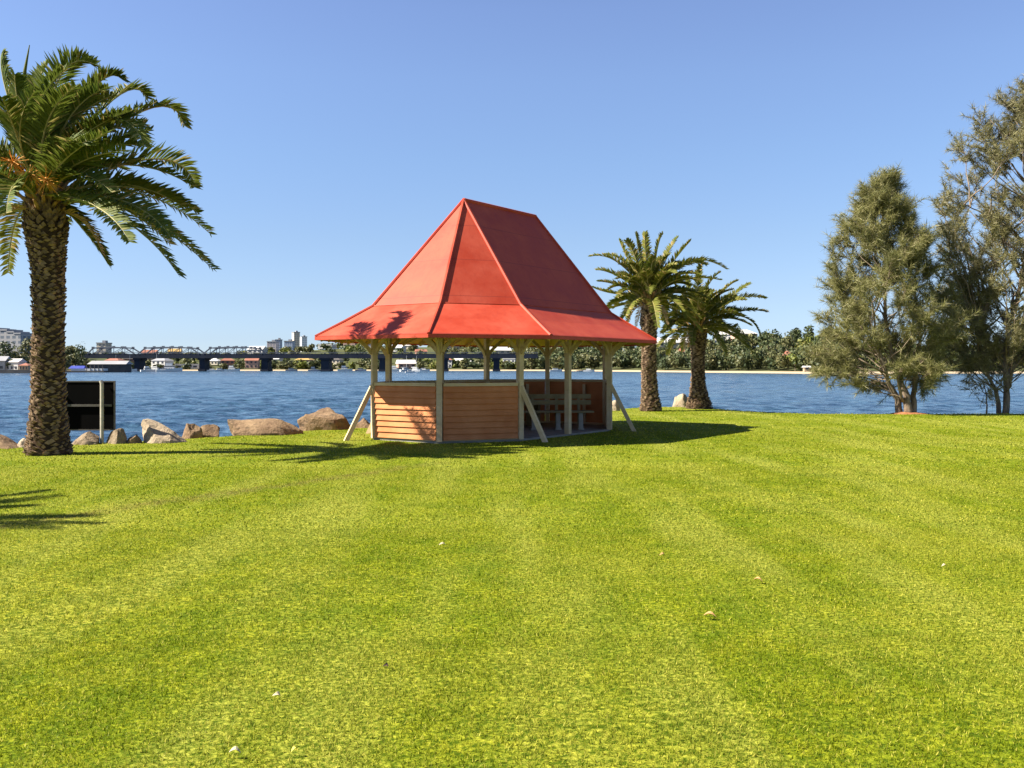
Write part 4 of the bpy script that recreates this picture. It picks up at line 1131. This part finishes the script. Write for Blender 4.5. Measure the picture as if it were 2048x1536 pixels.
# ------------------------------------------------------------------ boats
def boat(px, py, ln, kind, rz, label, seed=0):
    D = F * (CH + 1.5) / (py - HZ); x = gx(px, D)
    root = empty('boat', (x, D, -1.5), rz); tag(root, label, 'boat', 'boats moored by the far shore')
    w = ln * .3; h = ln * .13
    mb = MB(); n = 8; v = []
    for i in range(n + 1):
        t = i / n; hw = w / 2 * (1 - max(0, (t - .45) / .55) ** 2.2) ** .5 * (.85 + .15 * min(1, t * 3)) if t < 1 else .02
        xx = -ln / 2 + ln * t; sh = h * (1 + .35 * t * t)
        v += [(xx, -hw, sh), (xx, -hw * .7, -.2), (xx, hw * .7, -.2), (xx, hw, sh)]
    f = [(0, 1, 2, 3), tuple(reversed([n * 4 + k for k in range(4)]))]
    for i in range(n):
        a = i * 4
        for k in range(4): f.append((a + k, a + (k + 1) % 4, a + 4 + (k + 1) % 4, a + 4 + k)[::-1])
    mb.add(v, f); mb.build('hull', M['hull'], root)
    c = MB()
    c.box((-ln * .05, 0, h * 1.6), (ln * .42, w * .62, h * .9)); cb = c.build('cabin', M['hull'], root)
    g = MB(); g.box((-ln * .05, 0, h * 1.72), (ln * .43, w * .64, h * .3)); g.build('window', M['darkw'], cb)
    if kind == 'sail':
        m = MB(); m.tube([(ln * .05, 0, h), (ln * .05, 0, ln * 1.15)], [.09, .05], 5); m.beam((ln * .05, 0, h * 2.4), (-ln * .4, 0, h * 2.3), .25, .3); m.build('mast', M['hull'], root)
    if kind == 'fly':
        m = MB(); m.box((-ln * .08, 0, h * 2.5), (ln * .28, w * .5, h * .7)); m.build('flybridge', M['hull'], root)
boat(230, 743.4, 9, 'sail', .3, 'white sailing boat nearest the left end of the bridge')
boat(244, 743.9, 8, 'fly', -.5, 'small white motor boat left of the first bridge pier')
boat(258, 743.0, 10, 'sail', .1, 'white sailing boat just left of the first bridge pier')
boat(296, 743.2, 9, 'fly', .6, 'white motor boat just right of the first bridge pier')
boat(312, 743.0, 10, 'sail', -.3, 'white sailing boat in the middle of the second span')
boat(327, 743.3, 8, '', .2, 'low white launch in the second bridge span')
boat(342, 743.2, 14, 'fly', .1, 'largest white cruiser in the second bridge span')
boat(425, 742.8, 7, '', .1, 'small white launch right of the second bridge pier')
boat(440, 742.6, 8, '', .5, 'white launch left of centre in the third span')
boat(465, 742.7, 10, 'fly', .0, 'white cruiser in the middle of the third span')
boat(583, 742.5, 8, '', .3, 'small white launch right of the third bridge pier')
boat(628, 742.5, 8, 'fly', -.2, 'white motor boat left of the fourth bridge pier')
boat(690, 742.6, 10, 'fly', .2, 'white cruiser right of the fourth bridge pier')
boat(722, 742.5, 8, '', -.3, 'white launch just left of the pavilion')
boat(790, 742.6, 10, 'fly', .0, 'white motor boat seen between the left pavilion posts')
boat(812, 742.8, 9, 'sail', .7, 'leftmost white yacht seen between the left pavilion posts')
boat(832, 742.7, 9, 'sail', -.4, 'second white yacht seen between the left pavilion posts')
boat(848, 742.6, 8, '', -.1, 'white launch seen close to the pavilion corner post')
boat(820, 745.3, 5, '', .3, 'small white runabout closer on open water between the left pavilion posts')
boat(1112, 743.0, 8, '', .1, 'white launch on the shore between the two right pavilion posts')
boat(1178, 743.2, 7, '', -.2, 'small white boat at the beach near the right pavilion post')

# wharf and ferry like shed at the left
def wharf():
    D = 520; x0, x1 = gx(135, D), gx(214, D)
    root = empty('covered_wharf', ((x0 + x1) / 2, D, -1.5)); tag(root, 'long low white pontoon with blue awning beside the large palm trunk', 'wharf')
    w = x1 - x0
    mb = MB(); mb.box((0, 0, .35), (w, 7, 1.0)); mb.build('pontoon', M['wharf'], root)
    mb = MB(); mb.box((w * .06, 0, 1.45), (w * .82, 5.5, 1.2)); h = mb.build('hull', M['hull'], root)
    mb = MB(); mb.add([(-w * .42, -3, 2.1), (-w * .02, -3, 2.1), (-w * .02, 3, 2.1), (-w * .42, 3, 2.1), (-w * .40, 0, 3.6), (-w * .06, 0, 3.6)], [(0, 1, 5, 4), (2, 3, 4, 5), (0, 4, 3), (1, 2, 5), (0, 3, 2, 1)]); mb.build('awning', M['bluec'], root)
    for i in range(5):
        mb = MB(); mb.tube([(w * (.05 + .1 * i), -3.2, -1), (w * (.05 + .1 * i), -3.2, 4)], .18, 6); mb.build('pile', M['wharf'], root)
wharf()
def wharf2():
    D = 515; x0, x1 = gx(135, D), gx(219, D)
    root = empty('boat_shed', (gx(190, D), D + 20, -1.5)); tag(root, 'dark boat shed behind the white pontoon', 'shed')
    mb = MB(); mb.box((0, 0, 2), (20, 9, 5)); mb.build('wall', M['wharf'], root)
    mb = MB(); mb.add([(-11, -5.5, 4.5), (11, -5.5, 4.5), (11, 5.5, 4.5), (-11, 5.5, 4.5), (-10.5, 0, 6.4), (10.5, 0, 6.4)], [(0, 1, 5, 4), (2, 3, 4, 5), (0, 4, 3), (1, 2, 5), (0, 3, 2, 1)]); mb.build('roof', M['r_grey'], root)
wharf2()
mb = MB(); D = 458
mb.box((gx(0, D), D, -.8), (gx(62, D) - gx(-70, D), 3, 1.9)); o = mb.build('sea_wall', M['wharf']); tag(o, 'dark low sea wall along the left shore', 'wall')

# ------------------------------------------------------------------ light, sky, camera
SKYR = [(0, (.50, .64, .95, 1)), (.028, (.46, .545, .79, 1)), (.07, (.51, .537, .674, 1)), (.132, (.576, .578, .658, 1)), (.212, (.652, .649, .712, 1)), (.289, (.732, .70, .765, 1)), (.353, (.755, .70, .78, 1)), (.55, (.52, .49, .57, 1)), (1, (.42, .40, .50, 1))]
SAZ, SEL = R(9), R(42)     # shadows fall along +x turned by SAZ
sv = Vector((-math.cos(SAZ) * math.cos(SEL), -math.sin(SAZ) * math.cos(SEL), math.sin(SEL)))
ld = bpy.data.lights.new('sun', 'SUN'); ld.energy = 5.0; ld.angle = R(.5); ld.color = (1.0, .93, .80)
lo = bpy.data.objects.new('sun', ld); C.objects.link(lo); lo.rotation_euler = (-sv).to_track_quat('-Z', 'Y').to_euler(); lo.location = (-30, -10, 40)
w = bpy.data.worlds.new('World'); bpy.context.scene.world = w; w.use_nodes = True
nt = w.node_tree; bg = nt.nodes['Background']
sk = nt.nodes.new('ShaderNodeTexSky'); sk.sky_type = 'NISHITA'; sk.sun_disc = False
sk.sun_elevation = SEL; sk.sun_rotation = math.atan2(sv.x, sv.y)
sk.air_density = 1.0; sk.dust_density = .3; sk.ozone_density = 3.5; sk.altitude = 0
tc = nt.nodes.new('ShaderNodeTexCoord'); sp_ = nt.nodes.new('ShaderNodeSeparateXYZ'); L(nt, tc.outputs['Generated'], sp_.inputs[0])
cr = nt.nodes.new('ShaderNodeValToRGB'); L(nt, sp_.outputs[2], cr.inputs[0])      # scales the sky by height: horizon tempered, unseen zenith dimmed to cut fill light
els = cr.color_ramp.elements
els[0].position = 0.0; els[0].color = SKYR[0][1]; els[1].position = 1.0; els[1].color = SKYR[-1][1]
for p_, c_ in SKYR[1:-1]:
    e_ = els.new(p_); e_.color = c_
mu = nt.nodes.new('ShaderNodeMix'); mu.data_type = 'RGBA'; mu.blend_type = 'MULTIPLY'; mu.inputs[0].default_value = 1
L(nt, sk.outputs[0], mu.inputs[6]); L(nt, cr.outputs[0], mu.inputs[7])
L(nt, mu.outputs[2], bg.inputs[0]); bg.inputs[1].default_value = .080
sc = bpy.context.scene
sc.view_settings.view_transform = 'Standard'; sc.view_settings.look = 'None'; sc.view_settings.exposure = 1.6; sc.view_settings.gamma = 1
cd = bpy.data.cameras.new('camera'); cam = bpy.data.objects.new('camera', cd); C.objects.link(cam)
cd.sensor_width = 36; cd.lens = F / 2048 * 36; cd.shift_y = -35 / 2048; cd.clip_start = .1; cd.clip_end = 20000
cam.location = (0, 0, CH); cam.rotation_euler = (R(90), 0, 0)
sc.camera = cam
sc.cycles.use_denoising = True
